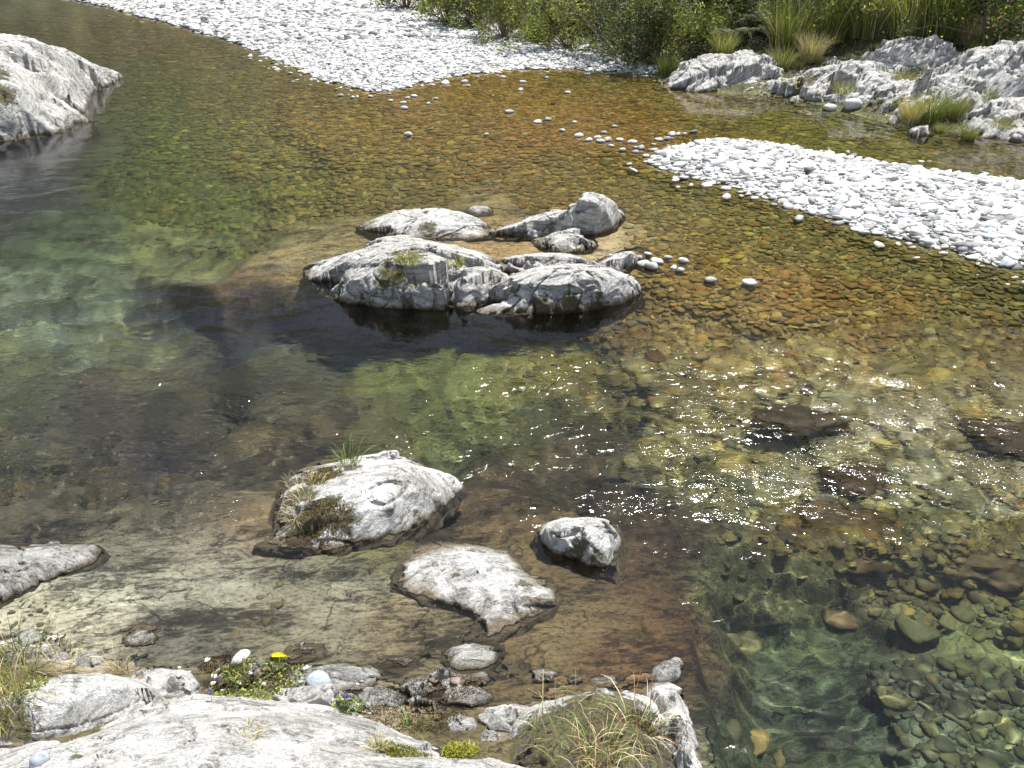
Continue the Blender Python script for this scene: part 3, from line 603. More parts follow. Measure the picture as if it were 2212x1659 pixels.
rock('large white slab filling the bottom left foreground, scattered with dry grass', 'near',
     [(-300,1800),(-200,1640),(-40,1600),(100,1590),(200,1585),(262,1545),(340,1510),(420,1496),(500,1506),(580,1512),(680,1522),(760,1535),(830,1562),(880,1588),(960,1612),(1000,1640),(1010,1700),(950,1900),(300,2000),(-300,2000)],
     [(60,1640,0.357),(200,1620,0.340),(290,1570,0.323),(360,1530,0.306),(440,1518,0.315),(520,1525,0.306),(620,1535,0.289),(720,1552,0.289),(800,1580,0.272),(860,1605,0.255),(930,1640,0.204),
      (300,1620,0.391),(420,1580,0.391),(550,1580,0.391),(680,1600,0.374),(780,1630,0.340),(500,1640,0.425),(700,1680,0.374),(200,1690,0.425),(400,1720,0.442),(800,1750,0.383),(0,1720,0.425),(500,1850,0.425)],
     res=.005, amp=.42, seed=290, zb=.1, moss=[(830,1610,.35,.08,.6),(170,1640,.4,.05,.5)])
rock('thin pale slab with a brown stain just below the blue grey stone', 'near',
     [(590,1500),(610,1482),(680,1480),(740,1490),(790,1512),(800,1535),(740,1530),(650,1515)], [(640,1495,.2),(700,1498,.2),(750,1510,.18)], res=.004, amp=.25, seed=291, zb=.09)
rock('narrow white ledge along the bottom edge, in front of the yellow green moss', 'near',
     [(540,1700),(570,1645),(650,1638),(800,1632),(950,1634),(1080,1640),(1140,1655),(1150,1720),(1000,1900),(600,1900)],
     [(620,1660,.6),(750,1650,.6),(900,1650,.58),(1050,1655,.52),(800,1720,.62),(1000,1720,.56),(1120,1690,.4)], res=.004, amp=.3, seed=292, zb=.3)
rock('flat grey stone plates beside the little sandy puddle at the bottom centre', 'near',
     [(1030,1545),(1050,1525),(1090,1515),(1135,1520),(1130,1545),(1095,1560),(1055,1562)], [(1070,1535,.12),(1105,1530,.12)], res=.004, amp=.3, seed=293, zb=.05)
rock('brown mossy mound carrying the reddish grass tussock at the bottom centre', 'near',
     [(1090,1640),(1105,1570),(1130,1530),(1200,1505),(1290,1492),(1370,1490),(1420,1510),(1440,1560),(1470,1640),(1470,1800),(1100,1800)],
     [(1150,1560,0.158),(1220,1535,0.187),(1300,1520,0.194),(1370,1520,0.187),(1180,1620,0.216),(1280,1590,0.245),(1380,1590,0.230),(1300,1680,0.274),(1420,1650,0.202)],
     res=.005, amp=.35, seed=294, zb=.06, moss=[(1200,1580,.3,.3,1.),(1350,1580,.3,.3,1.),(1280,1650,.35,.35,1.),(1400,1640,.3,.2,.8),(1300,1530,.25,.3,.95)])
rock('white speckled rock edge running down to the bottom beside the green pool', 'near',
     [(1385,1492),(1405,1472),(1450,1470),(1480,1490),(1492,1540),(1505,1600),(1520,1650),(1535,1760),(1440,1760),(1450,1640),(1425,1560)],
     [(1420,1490,.18),(1455,1492,.18),(1460,1540,.22),(1475,1600,.25),(1490,1660,.28),(1445,1580,.25),(1480,1720,.3)], res=.004, amp=.35, seed=295, zb=.02, moss=[(1430,1600,.25,.06,.6)])
BANKR = [
 ('smooth pale slanting slab at the left end of the far rock bank', [(1418,188),(1450,192),(1500,199),(1560,198),(1620,190),(1690,178),(1700,160),(1660,140),(1560,135),(1470,150),(1425,172)],
  [(1450,165,.3),(1490,140,.75),(1540,118,1.0),(1600,112,1.1),(1650,120,1.0),(1685,148,.6),(1500,170,.45),(1560,165,.45),(1620,160,.5),(1540,188,.15),(1480,185,.15)], []),
 ('dark layered ledge low at the water beside the pale slanting slab', [(1600,204),(1700,212),(1780,222),(1800,205),(1790,178),(1740,165),(1680,175),(1620,190)],
  [(1660,188,.25),(1720,178,.4),(1760,180,.4),(1700,198,.15),(1770,205,.12)], [(1740,160,.4,.3,.7)]),
 ('mossy broken rock rising in the middle of the far bank', [(1780,222),(1850,240),(1900,248),(1960,225),(1960,180),(1900,150),(1820,140),(1740,150),(1720,170)],
  [(1780,165,.6),(1840,140,.9),(1900,150,.9),(1850,190,.5),(1920,190,.5),(1880,225,.2)], [(1800,180,.5,.6,.8),(1880,170,.6,.6,.8),(1760,160,.6,.4,.8)]),
 ('jagged grey rock ridge below the long grass on the far bank', [(1850,150),(1900,160),(1990,160),(2060,150),(2080,125),(2030,105),(1950,100),(1880,110)],
  [(1900,98,1.15),(1950,92,1.25),(2010,92,1.3),(2050,100,1.2),(1920,125,.9),(2000,130,.9)], [(1900,130,.9,.3,.6)]),
 ('steep pale leaning rock with dark layers right of the bank grass', [(1900,250),(1980,270),(2040,262),(2060,235),(2040,200),(1980,180),(1920,200)],
  [(1935,215,.5),(1975,195,.75),(2020,205,.7),(2040,230,.4),(1980,235,.35),(2000,252,.15)], []),
 ('tall pale slanted block above the waterside tussock on the far bank', [(1980,230),(2060,262),(2130,265),(2150,230),(2120,190),(2040,165),(1975,170)],
  [(2000,165,.9),(2050,158,1.0),(2100,185,.8),(2060,210,.6),(2110,225,.45),(2070,245,.25)], []),
 ('wide rough grey outcrop under the far bank shrubs at the right edge', [(1990,190),(2100,215),(2250,240),(2450,260),(2500,200),(2400,130),(2200,110),(2060,115)],
  [(2050,135,1.1),(2120,108,1.45),(2200,104,1.5),(2300,110,1.6),(2120,160,1.),(2220,160,1.1),(2180,200,.7),(2350,200,.8)], [(2100,130,1.2,.3,.5)]),
 ('layered grey rock at the waterline in the lower right of the far bank', [(2070,290),(2140,300),(2212,308),(2400,325),(2450,290),(2350,240),(2220,215),(2140,220),(2090,250)],
  [(2110,245,.5),(2160,225,.7),(2220,220,.8),(2300,240,.7),(2130,275,.25),(2200,270,.35),(2300,285,.35)], [(2150,285,.2,.2,.6)]),
]
for i, (lb, b, c, mo_) in enumerate(BANKR):
    rock(lb, 'right', b, c, res=.016, amp=1.2, seed=300 + 11 * i, sink=.25, ov=.2, moss=mo_, zb='g')

def small_rock(u, v, rx, h, kind, seed, **kw):
    """a little rock: jagged outline of half width rx pixels round (u, v)"""
    r = random.Random(seed); k = 9; b = []
    for i in range(k):
        a = -2 * math.pi * i / k; q = rx * r.uniform(.7, 1.15); b.append((u + q * math.cos(a), v - q * .42 * math.sin(a)))
    c = [(u + r.uniform(-.4, .4) * rx, v - rx * .25 + r.uniform(-.3, .2) * rx, h * r.uniform(.7, 1.1)) for _ in range(4)]
    if kw.get('zb') == 'g': return rock(kw.pop('label'), kind, b, c, seed=seed, **kw)
    return rock(kw.pop('label'), kind, b, c, seed=seed, **kw)
for i, (u, v, rx) in enumerate([(1735,168,26),(1800,150,24),(1770,205,28),(1830,196,30),(1905,228,34),(1950,150,26),(1720,215,22),(1990,290,30),(2080,170,34),(1870,128,26),(2190,165,40),(1935,262,26),(2140,240,36),(2040,140,26),(1480,172,22),(2205,275,30)]):
    small_rock(u, v, rx, .3, 'right', 400 + i, zb='g', res=.014, amp=.9, sink=.15, moss=[(u, v - 10, .5, .25, .5)] if i % 3 == 0 else (), label='small broken pale rock among moss on the far bank', group='small broken rocks on the far bank')
for i, (u, v, rx, h) in enumerate([(110,1420,40,.07),(190,1432,34,.07),(60,1385,36,.05),(460,1432,26,.06),(545,1440,30,.07),(820,1505,28,.12),(900,1520,26,.12),(1010,1500,30,.1),(1000,1555,22,.14),(1110,1440,22,.04),(1060,1590,18,.16),(1085,1570,20,.15),(930,1430,26,.03),(1240,1470,18,.05),(870,1430,30,.03),(660,1405,30,.02)]):
    small_rock(u, v, rx * 1.7, h * .55, 'wet' if i % 3 else 'near', 430 + i, zb=max(0, h * .55 - .03), res=.005, amp=.35, sink=.04, label='small rough plate of rock on the near shore beside the shallows', group='small plates of rock on the near shore')

# ------------------------------------------------------------------ stones
def sphere26():
    g = np.linspace(-1, 1, 3); vs = {}; L = []
    def vid(p):
        k = tuple(np.round(p, 3))
        if k not in vs: vs[k] = len(L); L.append(np.array(p, float))
        return vs[k]
    Fc = []
    for ax in range(3):
        for sg in (-1, 1):
            for i in range(2):
                for j in range(2):
                    q = []
                    for (a, b) in ((i, j), (i + 1, j), (i + 1, j + 1), (i, j + 1)):
                        p = [0, 0, 0]; p[ax] = sg; p[(ax + 1) % 3] = g[a]; p[(ax + 2) % 3] = g[b]; q.append(vid(p))
                    Fc.append(q if sg > 0 else q[::-1])
    V = np.array(L); V = V / np.linalg.norm(V, axis=1, keepdims=True) ** .82
    return V, np.array(Fc)
SV, SF = sphere26()
def shape(i):
    r = np.random.default_rng(900 + i); d = 1 + .42 * noise(SV[:, 0] * .9 + i * 7, SV[:, 1] * .9, SV[:, 2] * .9, 60 + i)
    V = SV * d[:, None]; V[:, 0] *= 1 + .2 * V[:, 1] * r.uniform(-1, 1); V[:, 1] *= r.uniform(.62, .95); V[:, 2] *= r.uniform(.26, .5)
    return V
SH = [shape(i) for i in range(8)]
def inside_rock(x, y, grow=0.):
    b = np.zeros(x.shape, bool)
    for pl, _ in ROCKS:
        a = np.array(pl); mn, mx = a.min(0) - .1, a.max(0) + .1
        s_ = (x > mn[0]) & (x < mx[0]) & (y > mn[1]) & (y < mx[1])
        if s_.any(): b[s_] |= sdist(x[s_], y[s_], pl) > grow
    return b
LU = [None]
def scatter(x0, x1, y0, y1, sp, accept, rmin=.45, rmax=.95):
    n = int((x1 - x0) / sp), int((y1 - y0) / sp)
    X, Y = np.meshgrid(x0 + np.arange(n[0]) * sp, y0 + np.arange(n[1]) * sp)
    x = (X + rng.uniform(0, sp, X.shape)).ravel(); y = (Y + rng.uniform(0, sp, Y.shape)).ravel()
    u, v = UV(x, y); k = (u > -260) & (u < 2480) & (v < 1760) & (v > -70); x, y = x[k], y[k]
    out_ = ground(x, y); LU[0] = UV(*lift(x, y, -out_[0])); k = accept(x, y, *out_) & ~inside_rock(x, y); x, y = x[k], y[k]
    r = sp * np.exp(np.clip(rng.normal(0, .40, len(x)), -1, .62)) * (rmin + rmax) / 2
    return x, y, out_[0][k], r, np.stack([c[k] for c in out_[1].transpose(2, 0, 1)] if out_[1].ndim == 3 else [out_[1][k][:, i] for i in range(5)], -1)
sets = []
und = lambda lo: (lambda x, y, Z, m, sa, sb, sk, ss, sh: (Z < .012) & (m[:, 1] > rng.uniform(.25, .8, len(x))) & (sk < 0) & (ss < -.05) & (LU[0][1] > lo[0]) & (LU[0][1] < lo[1]))
A = lambda t, d: sets.append((t, *d))
A('wet', scatter(0, 6, 1.9, 4.4, .048, und((1150, 1760)))); A('wet', scatter(-10, 10, 3.2, 9.5, .058, und((640, 1150))))
A('wet', scatter(-4, 6, 3.2, 6.2, .11, lambda x, y, Z, m, sa, sb, sk, ss, sh: (Z < 0) & (m[:, 1] > .62) & (LU[0][1] < 1080) & (LU[0][1] > 720)))
A('wet', scatter(-12, 13, 5.5, 15, .064, und((380, 645))))
A('wet', scatter(-18, 18, 8.5, 24, .078, und((150, 385))))
A('wet', scatter(-24, 18, 15, 34, .13, und((-60, 152))))
dryA = lambda x, y, Z, m, sa, sb, sk, ss, sh: (sa > -.12) & (sk < .3) & (Z > 0.0)
A('dry', scatter(-12, 16, 13, 21, .056, dryA)); A('dry', scatter(-22, 10, 21, 42, .10, dryA))
A('dry', scatter(0, 16, 6, 14, .055, lambda x, y, Z, m, sa, sb, sk, ss, sh: (sb > -.08) & (Z > -.01)))
A('dry', scatter(0, 16, 6, 14, .09, lambda x, y, Z, m, sa, sb, sk, ss, sh: (sb > .05) & (rng.random(len(x)) < .4)))
A('dry', scatter(-12, 16, 6, 20, .065, lambda x, y, Z, m, sa, sb, sk, ss, sh: (np.maximum(sa, sb) > -.55) & (np.maximum(sa, sb) < -.02) & (sk < -.1) & (rng.random(len(x)) < .20 * np.exp(np.maximum(sa, sb) * 5))))
tot = []
for t, x, y, z, r, mm in sets:
    n = len(x); d = np.hypot(x, y)
    if t == 'dry':
        g = np.clip(rng.normal(.50, .14, n), .18, .78); dk = rng.random(n) < .2; g[dk] *= rng.uniform(.35, .8, dk.sum())
        c = g[:, None] * (1 + rng.normal(0, .015, (n, 3))) * np.where(rng.random(n)[:, None] < .12, [.94, .99, 1.06], [1.0, .995, .97])
    else:
        base = mm[:, 2:5] * 1.65; f = np.exp(rng.normal(0, .34, n))[:, None]
        hue = rng.random(n)[:, None]; tint = np.where(hue < .15, [1.15, 1.02, .75], np.where(hue < .4, [.9, .98, 1.15], np.where(hue < .415, [1.3, .85, .65], [1, 1, 1])))
        c = np.clip(base * f * tint, .004, .6)
    u, v = UV(x, y); inf = (u > 0) & (u < 2212) & (v > 0) & (v < 1659)
    tot.append(dict(t=np.full(n, t == 'dry'), x=x, y=y, z=np.maximum(z, -.01) + r * .12 if t == 'dry' else np.where(rng.random(n) < .99, np.minimum(z + r * .12, -.42 * r - .022), z + r * .1), r=r, c=c, d=d, inf=inf))
D_ = {k: np.concatenate([q[k] for q in tot]) for k in tot[0]}
n = len(D_['x']); D_['v'] = rng.integers(0, 8, n); D_['a'] = rng.uniform(0, 2 * math.pi, n); D_['a'][rng.random(n) < .35] *= .12
D_['tx'] = rng.normal(0, .16, n); D_['ty'] = rng.normal(0, .16, n) - .12
big = np.zeros(n, bool)
size = np.where(D_['inf'], D_['r'] / D_['d'], 0)
for t in (True, False):
    s_ = np.where(D_['t'] == t, size, 0); big[np.argsort(-s_)[:(262 if t else 285)]] = True
def merge(sel, name, label, cat):
    Vs, Fs, Cs = [], [], []; off = 0
    for i in range(8):
        k = np.where(sel & (D_['v'] == i))[0]
        if not len(k): continue
        S = SH[i][None] * D_['r'][k][:, None, None]
        S = S.copy(); S[..., 2] += S[..., 0] * D_['tx'][k][:, None] + S[..., 1] * D_['ty'][k][:, None]
        ca, sa_ = np.cos(D_['a'][k])[:, None], np.sin(D_['a'][k])[:, None]
        V = np.stack([S[..., 0] * ca - S[..., 1] * sa_ + D_['x'][k][:, None], S[..., 0] * sa_ + S[..., 1] * ca + D_['y'][k][:, None], S[..., 2] + D_['z'][k][:, None]], -1)
        Vs.append(V.reshape(-1, 3)); Fs.append((SF[None] + (np.arange(len(k)) * 26)[:, None, None] + off).reshape(-1, 4)); off += len(k) * 26
        Cs.append(np.repeat(D_['c'][k], 26, 0))
    o = mesh_np(name, np.concatenate(Vs), np.concatenate(Fs), M_STONE, attrs={'col': np.concatenate(Cs)})
    return tag(o, label, cat, kind='stuff')
merge(~big & D_['t'], 'gravel', 'sunlit white gravel covering the dry bars', 'gravel')
merge(~big & ~D_['t'], 'river_stones', 'olive and brown stones paving the bed under clear water', 'river stones')
# finer shapes for the ones seen large
def fine_shape(i):
    V, Fc = SV, SF
    me = bpy.data.meshes.new('cobble'); import bmesh
    bm = bmesh.new(); vs = [bm.verts.new(p) for p in V]; [bm.faces.new([vs[j] for j in f]) for f in Fc]
    bmesh.ops.subdivide_edges(bm, edges=bm.edges[:], cuts=1, use_grid_fill=True, smooth=0)
    P_ = np.array([v.co[:] for v in bm.verts]); P_ /= np.linalg.norm(P_, axis=1, keepdims=True)
    r = np.random.default_rng(900 + i); d = 1 + .42 * noise(P_[:, 0] * .9 + i * 7, P_[:, 1] * .9, P_[:, 2] * .9, 60 + i)
    P_ *= d[:, None]; P_[:, 0] *= 1 + .2 * P_[:, 1] * r.uniform(-1, 1); P_[:, 1] *= r.uniform(.62, .95); P_[:, 2] *= r.uniform(.26, .5)
    for v, p in zip(bm.verts, P_): v.co = p
    for f in bm.faces: f.smooth = True
    bm.to_mesh(me); bm.free(); me.materials.append(M_COB); return me
FM = [fine_shape(i) for i in range(8)]
def boulder_shape(i):
    import bmesh
    bm = bmesh.new(); bmesh.ops.create_icosphere(bm, subdivisions=5, radius=1); P_ = np.array([v.co[:] for v in bm.verts]); x, y, z = P_.T
    d = 1 + .55 * noise(x * .9 + i * 9, y * .9, z * .9, 60 + i) + .22 * noise(x * 2.6, y * 2.6, z * 4, 61 + i) + .10 * noise(x * 5, y * 8, z * 10, 62 + i) + .05 * noise(x * 14, y * 18, z * 18, 63 + i)
    P_ *= d[:, None] * np.array([1, .75, .42])
    for v, p in zip(bm.verts, P_): v.co = p
    for f in bm.faces: f.smooth = True
    me = bpy.data.meshes.new('boulder'); bm.to_mesh(me); bm.free(); me.materials.append(M_COB); return me
BM_ = [boulder_shape(i) for i in range(8)]
def stone(x, y, z, r, c, i, a, label, cat, group=None, name='cobble', sc3=(1, 1, 1), tilt=(0, 0)):
    o = bpy.data.objects.new(name, (BM_ if name == 'boulder' else FM)[i]); C.objects.link(o); o.location = (x, y, z); o.scale = (r * sc3[0], r * sc3[1], r * sc3[2])
    o.rotation_euler = (tilt[0], tilt[1], a); o.color = (*c, 1); o.cycles.is_caustics_receiver = True
    return tag(o, label, cat, group)
for i in np.where(big)[0]:
    dr = D_['t'][i]
    if dr: lb = ('bleached white cobble lying on the near gravel bar', 'cobble', 'white cobbles of the near gravel bar') if D_['y'][i] < 13.2 else ('bleached white cobble at the edge of the far gravel bar', 'cobble', 'white cobbles of the far gravel bar')
    elif D_['y'][i] < 3.2: lb = ('olive green stone in the submerged heap at the lower right', 'stone', 'stones in the submerged heap')
    else: lb = ('pale stone on the bed under the rippled shallows', 'stone', 'stones under the rippled shallows')
    stone(D_['x'][i], D_['y'][i], D_['z'][i], D_['r'][i], D_['c'][i], int(D_['v'][i]), D_['a'][i], *lb, name='cobble' if dr else 'river_stone', tilt=(D_['ty'][i], -D_['tx'][i]))
# stones standing out of the ford, one by one
FORD = [(735,205),(762,208),(800,207),(880,210),(895,206),(845,215),(870,221),(925,222),(942,212),(872,232),(882,289),(1050,288),(1130,176),(1227,198),(1085,166),(1125,193),(1003,176),(1240,262),(1215,280),(1160,262),(1100,240),(1340,300),(1365,306),(1385,318),(1250,292),(1410,322),(1012,184),(1180,166),(1328,271),(1298,303),(1290,296),(1312,301),(1272,301),(1320,313),(1345,322),(1372,326),(1395,335),(1425,300),(1440,298),(1452,289),(1600,303),(1183,256),(1305,285),
        (1380,553),(1400,546),(1420,562),(1442,554),(1456,576),(1476,561),(1470,580),(1408,573),(1390,568),(1535,602),(1622,608)]
for j, (u, v) in enumerate(FORD):
    p = P(u, v, .02); r = .075 if v < 400 else .07
    r *= random.uniform(.6, 1.15); g = random.uniform(.3, .66)
    stone(p[0], p[1], .0, r, (g, g * .99, g * .96), j % 8, random.uniform(-.6, .6), 'white stone poking out of the ford water' if v < 400 else 'white stone beside the right tip of the midstream rock', 'stone',
          'white stones poking out of the ford' if v < 400 else 'white stones beside the midstream rock', name='cobble', sc3=(1, 1, 1.6))
SPEC = [((1616,1392), -.55, .105, (.20,.23,.12), 2, .9, 'large pale green stone underwater in the pool, left of a dark patch'),
        ((1580,1385), -.58, .06, (.20,.24,.14), 1, .3, 'little pale stone touching the left side of the large green stone'),
        ((1815,1340), -.5, .10, (.18,.15,.08), 4, -.7, 'long ochre edged stone alone in the middle of the pool'),
        ((1985,1365), -.52, .13, (.16,.20,.11), 5, -.4, 'flat dark green stone underwater above the submerged heap'),
        ((1632,1608), -.72, .085, (.34,.30,.13), 3, 1.3, 'smooth yellow oval stone on the pool floor at the bottom'),
        ((1584,1592), -.72, .08, (.16,.18,.13), 6, 1.2, 'dark grey stone left of the yellow oval stone'),
        ((1690,1648), -.72, .05, (.28,.28,.16), 0, 1.2, 'small pale stone right of the yellow oval stone'),
        ((1930,1515), -.5, .11, (.30,.34,.2), 7, -.6, 'big pale green stone at the left tip of the submerged heap'),
        ((1700,912), -.30, .27, (.075,.055,.028), 1, .2, 'dark brown submerged boulder left of centre in the riffle'),
        ((1758,912), -.34, .24, (.075,.055,.028), 5, .5, 'dark brown submerged boulder touching the riffle boulder on its right'),
        ((1852,1030), -.34, .22, (.08,.05,.02), 4, .1, 'rusty brown submerged boulder in the riffle, middle of three'),
        ((2165,945), -.36, .30, (.07,.042,.016), 2, -.3, 'rusty brown submerged boulder at the right edge of the riffle'),
        ((1830,1165), -.46, .42, (.11,.08,.025), 3, .2, 'broad brown submerged boulder above the green pool'),
        ((2110,1215), -.46, .36, (.12,.10,.03), 0, .1, 'mossy brown submerged boulder at the right edge above the pool')]
for (u, v), z, r, c, i, a, lb in SPEC:
    p = sink_to(P(u, v, 0), -z)          # refraction lifts what lies under water
    if r < .2:
        for _ in range(3): p = sink_to(P(u, v, 0), -float(gz(p[0], p[1])))
        z = p[2] + r * .2
    stone(p[0], p[1], z, r, c, i, a, lb, 'boulder' if r > .2 else 'stone', name='boulder' if r > .2 else 'river_stone')
for j, (u, v, r) in enumerate([(540,1308,.045),(575,1335,.035),(503,1368,.06),(598,1300,.03),(560,1282,.022),(602,1248,.025),(588,1228,.02),(545,1345,.03)]):
    p = P(u, v, 0); g_ = float(surf(p[0], p[1])[0]); c = random.uniform(.8, 1.2)
    stone(p[0], p[1], min(g_ + r * .1, -r * .6 - .02), r, (.26 * c, .24 * c, .16 * c), j % 8, random.uniform(0, 3), 'drowned tan stone in the sandy shallows left of the flat pale slab', 'stone', 'drowned stones in the sandy shallows', name='river_stone')
for j in range(110):
    u, v = random.uniform(-10, 230) if j % 3 else random.uniform(380, 800), random.uniform(1290, 1400) if j % 3 else random.uniform(1425, 1500); p = P(u, v, 0); z_ = float(surf(p[0], p[1])[0]); r = random.uniform(.007, .018); c = random.uniform(.3, .6); wet_ = z_ < .004; c *= .5 if wet_ else 1
    stone(p[0], p[1], min(z_ + r * .2, -.018 - r * .5) if wet_ else z_ + r * .2, r, (c, c * .98, c * .9), j % 8, random.uniform(0, 6), 'tiny pale pebble on the near shore' if j % 3 == 0 else 'tiny pebble in the shallows at the left edge', 'pebble', 'tiny pebbles on the near shore' if j % 3 == 0 else 'tiny pebbles in the shallows at the left edge', name='pebble')
for (u, v), r, c, i, a, lb, tl in [((687,1466), .062, (.36,.40,.46), 3, .1, 'smooth blue grey stone resting on the ledge right of the purple flowers', .0),
                               ((520,1424), .055, (.50,.49,.46), 6, .9, 'pale grey flat stone standing on edge left of the yellow leaf', .7),
                               ((88,1640), .04, (.30,.33,.38), 1, 1.2, 'small blue grey stone on the slab at the bottom left corner', .2),
                               ((1840,225), .16, (.58,.58,.56), 2, .0, 'blocky white stone on the far waterline below the moss', 0),
                               ((1790,232), .13, (.5,.5,.48), 4, .4, 'second white stone on the far waterline, left of the blocky one', 0),
                               ((1570,1432), .0, (.5,.5,.5), 2, 0, '', 0)]:
    if r == 0: continue
    p = hit(u, v + 8)
    stone(p[0], p[1], p[2] + r * .3, r, c, i, a, lb, 'stone', name='cobble', sc3=(1, 1, 1.5), tilt=(tl, 0))

# ------------------------------------------------------------------ plants
class Geo:
    def __init__(s): s.V, s.F, s.C, s.n = [], [], [], 0
    def add(s, V, F, C_):
        s.V.append(V); s.F.append(F + s.n); s.C.append(C_); s.n += len(V)
    def blades(s, base, d, h, w, col, bend=.5, seg=3, droop=.0):
        """base (n,3), d unit horizontal lean (n,2), h length, w width, col (n,3)"""
        n = len(base); t = np.linspace(0, 1, seg + 1)
        lean = bend[:, None] * t ** 1.6
        px = base[:, None, 0] + d[:, None, 0] * h[:, None] * lean; py = base[:, None, 1] + d[:, None, 1] * h[:, None] * lean
        pz = base[:, None, 2] + h[:, None] * (t[None] * np.sqrt(np.clip(1 - lean ** 2 * .75, .1, 1)) - droop * t[None] ** 3)
        c = np.stack([px, py, pz], -1); side = np.stack([-d[:, 1], d[:, 0], np.zeros(n)], -1)
        a = rng.uniform(0, math.pi, n); side = np.stack([np.cos(a), np.sin(a), np.zeros(n)], -1)
        wd = (w[:, None] * (1 - t[None]) ** .7 + .0004)[..., None] * side[:, None]
        V = np.stack([c - wd, c + wd], 2).reshape(n, -1, 3)
        q = np.array([[2 * i, 2 * i + 1, 2 * i + 3, 2 * i + 2] for i in range(seg)])
        F_ = (q[None] + (np.arange(n) * 2 * (seg + 1))[:, None, None]).reshape(-1, 4)
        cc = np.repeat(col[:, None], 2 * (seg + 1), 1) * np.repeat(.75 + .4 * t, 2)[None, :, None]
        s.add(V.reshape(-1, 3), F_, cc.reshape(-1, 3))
    def leaves(s, p, ln, wd, col, up=.3):
        n = len(p); a = rng.normal(size=(n, 3)); a[:, 2] = a[:, 2] * .6 + up; a /= np.linalg.norm(a, axis=1, keepdims=True)
        b = np.cross(a, rng.normal(size=(n, 3))); b /= np.linalg.norm(b, axis=1, keepdims=True); nn = np.cross(a, b)
        V = np.stack([p, p + a * (ln * .5)[:, None] + b * wd[:, None] + nn * (ln * .1)[:, None], p + a * ln[:, None], p + a * (ln * .5)[:, None] - b * wd[:, None] + nn * (ln * .1)[:, None]], 1)
        s.add(V.reshape(-1, 3), np.arange(4 * n).reshape(-1, 4), np.repeat(col, 4, 0))
    def tube(s, pts, r0, r1, col, k=4):
        pts = np.asarray(pts); n = len(pts); an = np.arange(k) * 2 * math.pi / k
        d = np.gradient(pts, axis=0); d /= np.linalg.norm(d, axis=1, keepdims=True) + 1e-9
        ref = np.array([.3, .9, .1]); s1 = np.cross(d, ref); s1 /= np.linalg.norm(s1, axis=1, keepdims=True) + 1e-9; s2 = np.cross(d, s1)
        r = np.linspace(r0, r1, n)[:, None, None]
        V = pts[:, None] + r * (np.cos(an)[None, :, None] * s1[:, None] + np.sin(an)[None, :, None] * s2[:, None])
        F_ = [[i * k + j, i * k + (j + 1) % k, (i + 1) * k + (j + 1) % k, (i + 1) * k + j] for i in range(n - 1) for j in range(k)]
        s.add(V.reshape(-1, 3), np.array(F_), np.tile(col, (n * k, 1)))
    def build(s, name, parent=None, mat=None, loc=None):
        return mesh_np(name, np.concatenate(s.V), np.concatenate(s.F), mat or M_LEAF, parent, {'col': np.clip(np.concatenate(s.C), 0, 1)}, smooth=False, loc=loc)
GR, YG, ST, DG = np.array([.12, .19, .04]), np.array([.26, .28, .07]), np.array([.55, .47, .28]), np.array([.05, .075, .03])
def pal(n, *cw):
    cs = np.array([c for c, _ in cw]); w_ = np.array([q for _, q in cw]); i = rng.choice(len(cs), n, p=w_ / w_.sum())
    return cs[i] * np.exp(rng.normal(0, .25, n))[:, None]
def tuft(g, c, n, R, h, w, cw, bend=(.2, 1.0), outward=.7, droop=.0):
    a = rng.uniform(0, 2 * math.pi, n); rr = R * np.sqrt(rng.random(n)); base = np.stack([c[0] + rr * np.cos(a), c[1] + rr * np.sin(a), np.full(n, c[2])], -1)
    a2 = np.where(rng.random(n) < outward, a, rng.uniform(0, 2 * math.pi, n)) + rng.normal(0, .3, n)
    g.blades(base, np.stack([np.cos(a2), np.sin(a2)], -1), h * rng.uniform(.45, 1.1, n), np.full(n, w) * rng.uniform(.6, 1.3, n), pal(n, *cw), rng.uniform(*bend, n), 4, droop)
def grass_at(u, v, n, R, h, w, cw, label, name='grass_tuft', cat='grass tuft', group=None, **kw):
    p = hit(u, v); g = Geo(); tuft(g, p - [0, 0, .015], n, R, h, w, cw, **kw); o = g.build(name, loc=p); return tag(o, label, cat, group)
CW1 = ((GR * 1.3, .3), (YG, .35), (ST, .35)); CWd = ((ST, .7), (ST * .7, .2), (YG, .1)); CWg = ((GR * 1.2, .6), (YG, .35), (ST, .05))
RED = np.array([.30, .09, .04])
# near tufts
grass_at(1235, 1590, 110, .18, .19, .0016, ((GR * 1.3, .25), (YG * .9, .12), (ST * 1.15, .6), (RED, .03)), 'tall upright grass tussock of green and straw blades at the bottom centre', bend=(.15, 1.2), outward=.3)
grass_at(1375, 1575, 90, .1, .17, .0016, ((GR * 1.2, .2), (YG * 1., .22), (ST * 1.15, .48), (RED, .10)), 'spreading red tipped grass tussock right of the tall upright tussock', bend=(.7, 1.2), outward=.75)
grass_at(1300, 1640, 120, .1, .16, .002, ((YG, .4), (ST, .5), (RED, .1)), 'low tangled straw grass at the foot of the reddish tussock', bend=(.5, 1.2))
grass_at(752, 1002, 70, .08, .17, .0022, CWg, 'upright green grass growing on the back of the near channel rock')
grass_at(665, 1060, 150, .14, .09, .0018, CWd, 'dry bleached grass mat on the left side of the near channel rock', bend=(.6, 1.3))
grass_at(650, 1108, 90, .1, .07, .0018, CWd, 'dry grass hanging over the dark gap of the near channel rock', bend=(.8, 1.4))
grass_at(20, 1440, 90, .16, .3, .0025, CW1, 'long straw and green grass at the left edge above the pale hump')
grass_at(10, 1530, 150, .14, .24, .0025, ((YG, .5), (ST, .5)), 'dense yellow green grass clump at the left edge beside the pale hump')
grass_at(255, 1452, 70, .05, .13, .002, CWd, 'bleached grass tuft behind the pale hump', bend=(.2, .9))
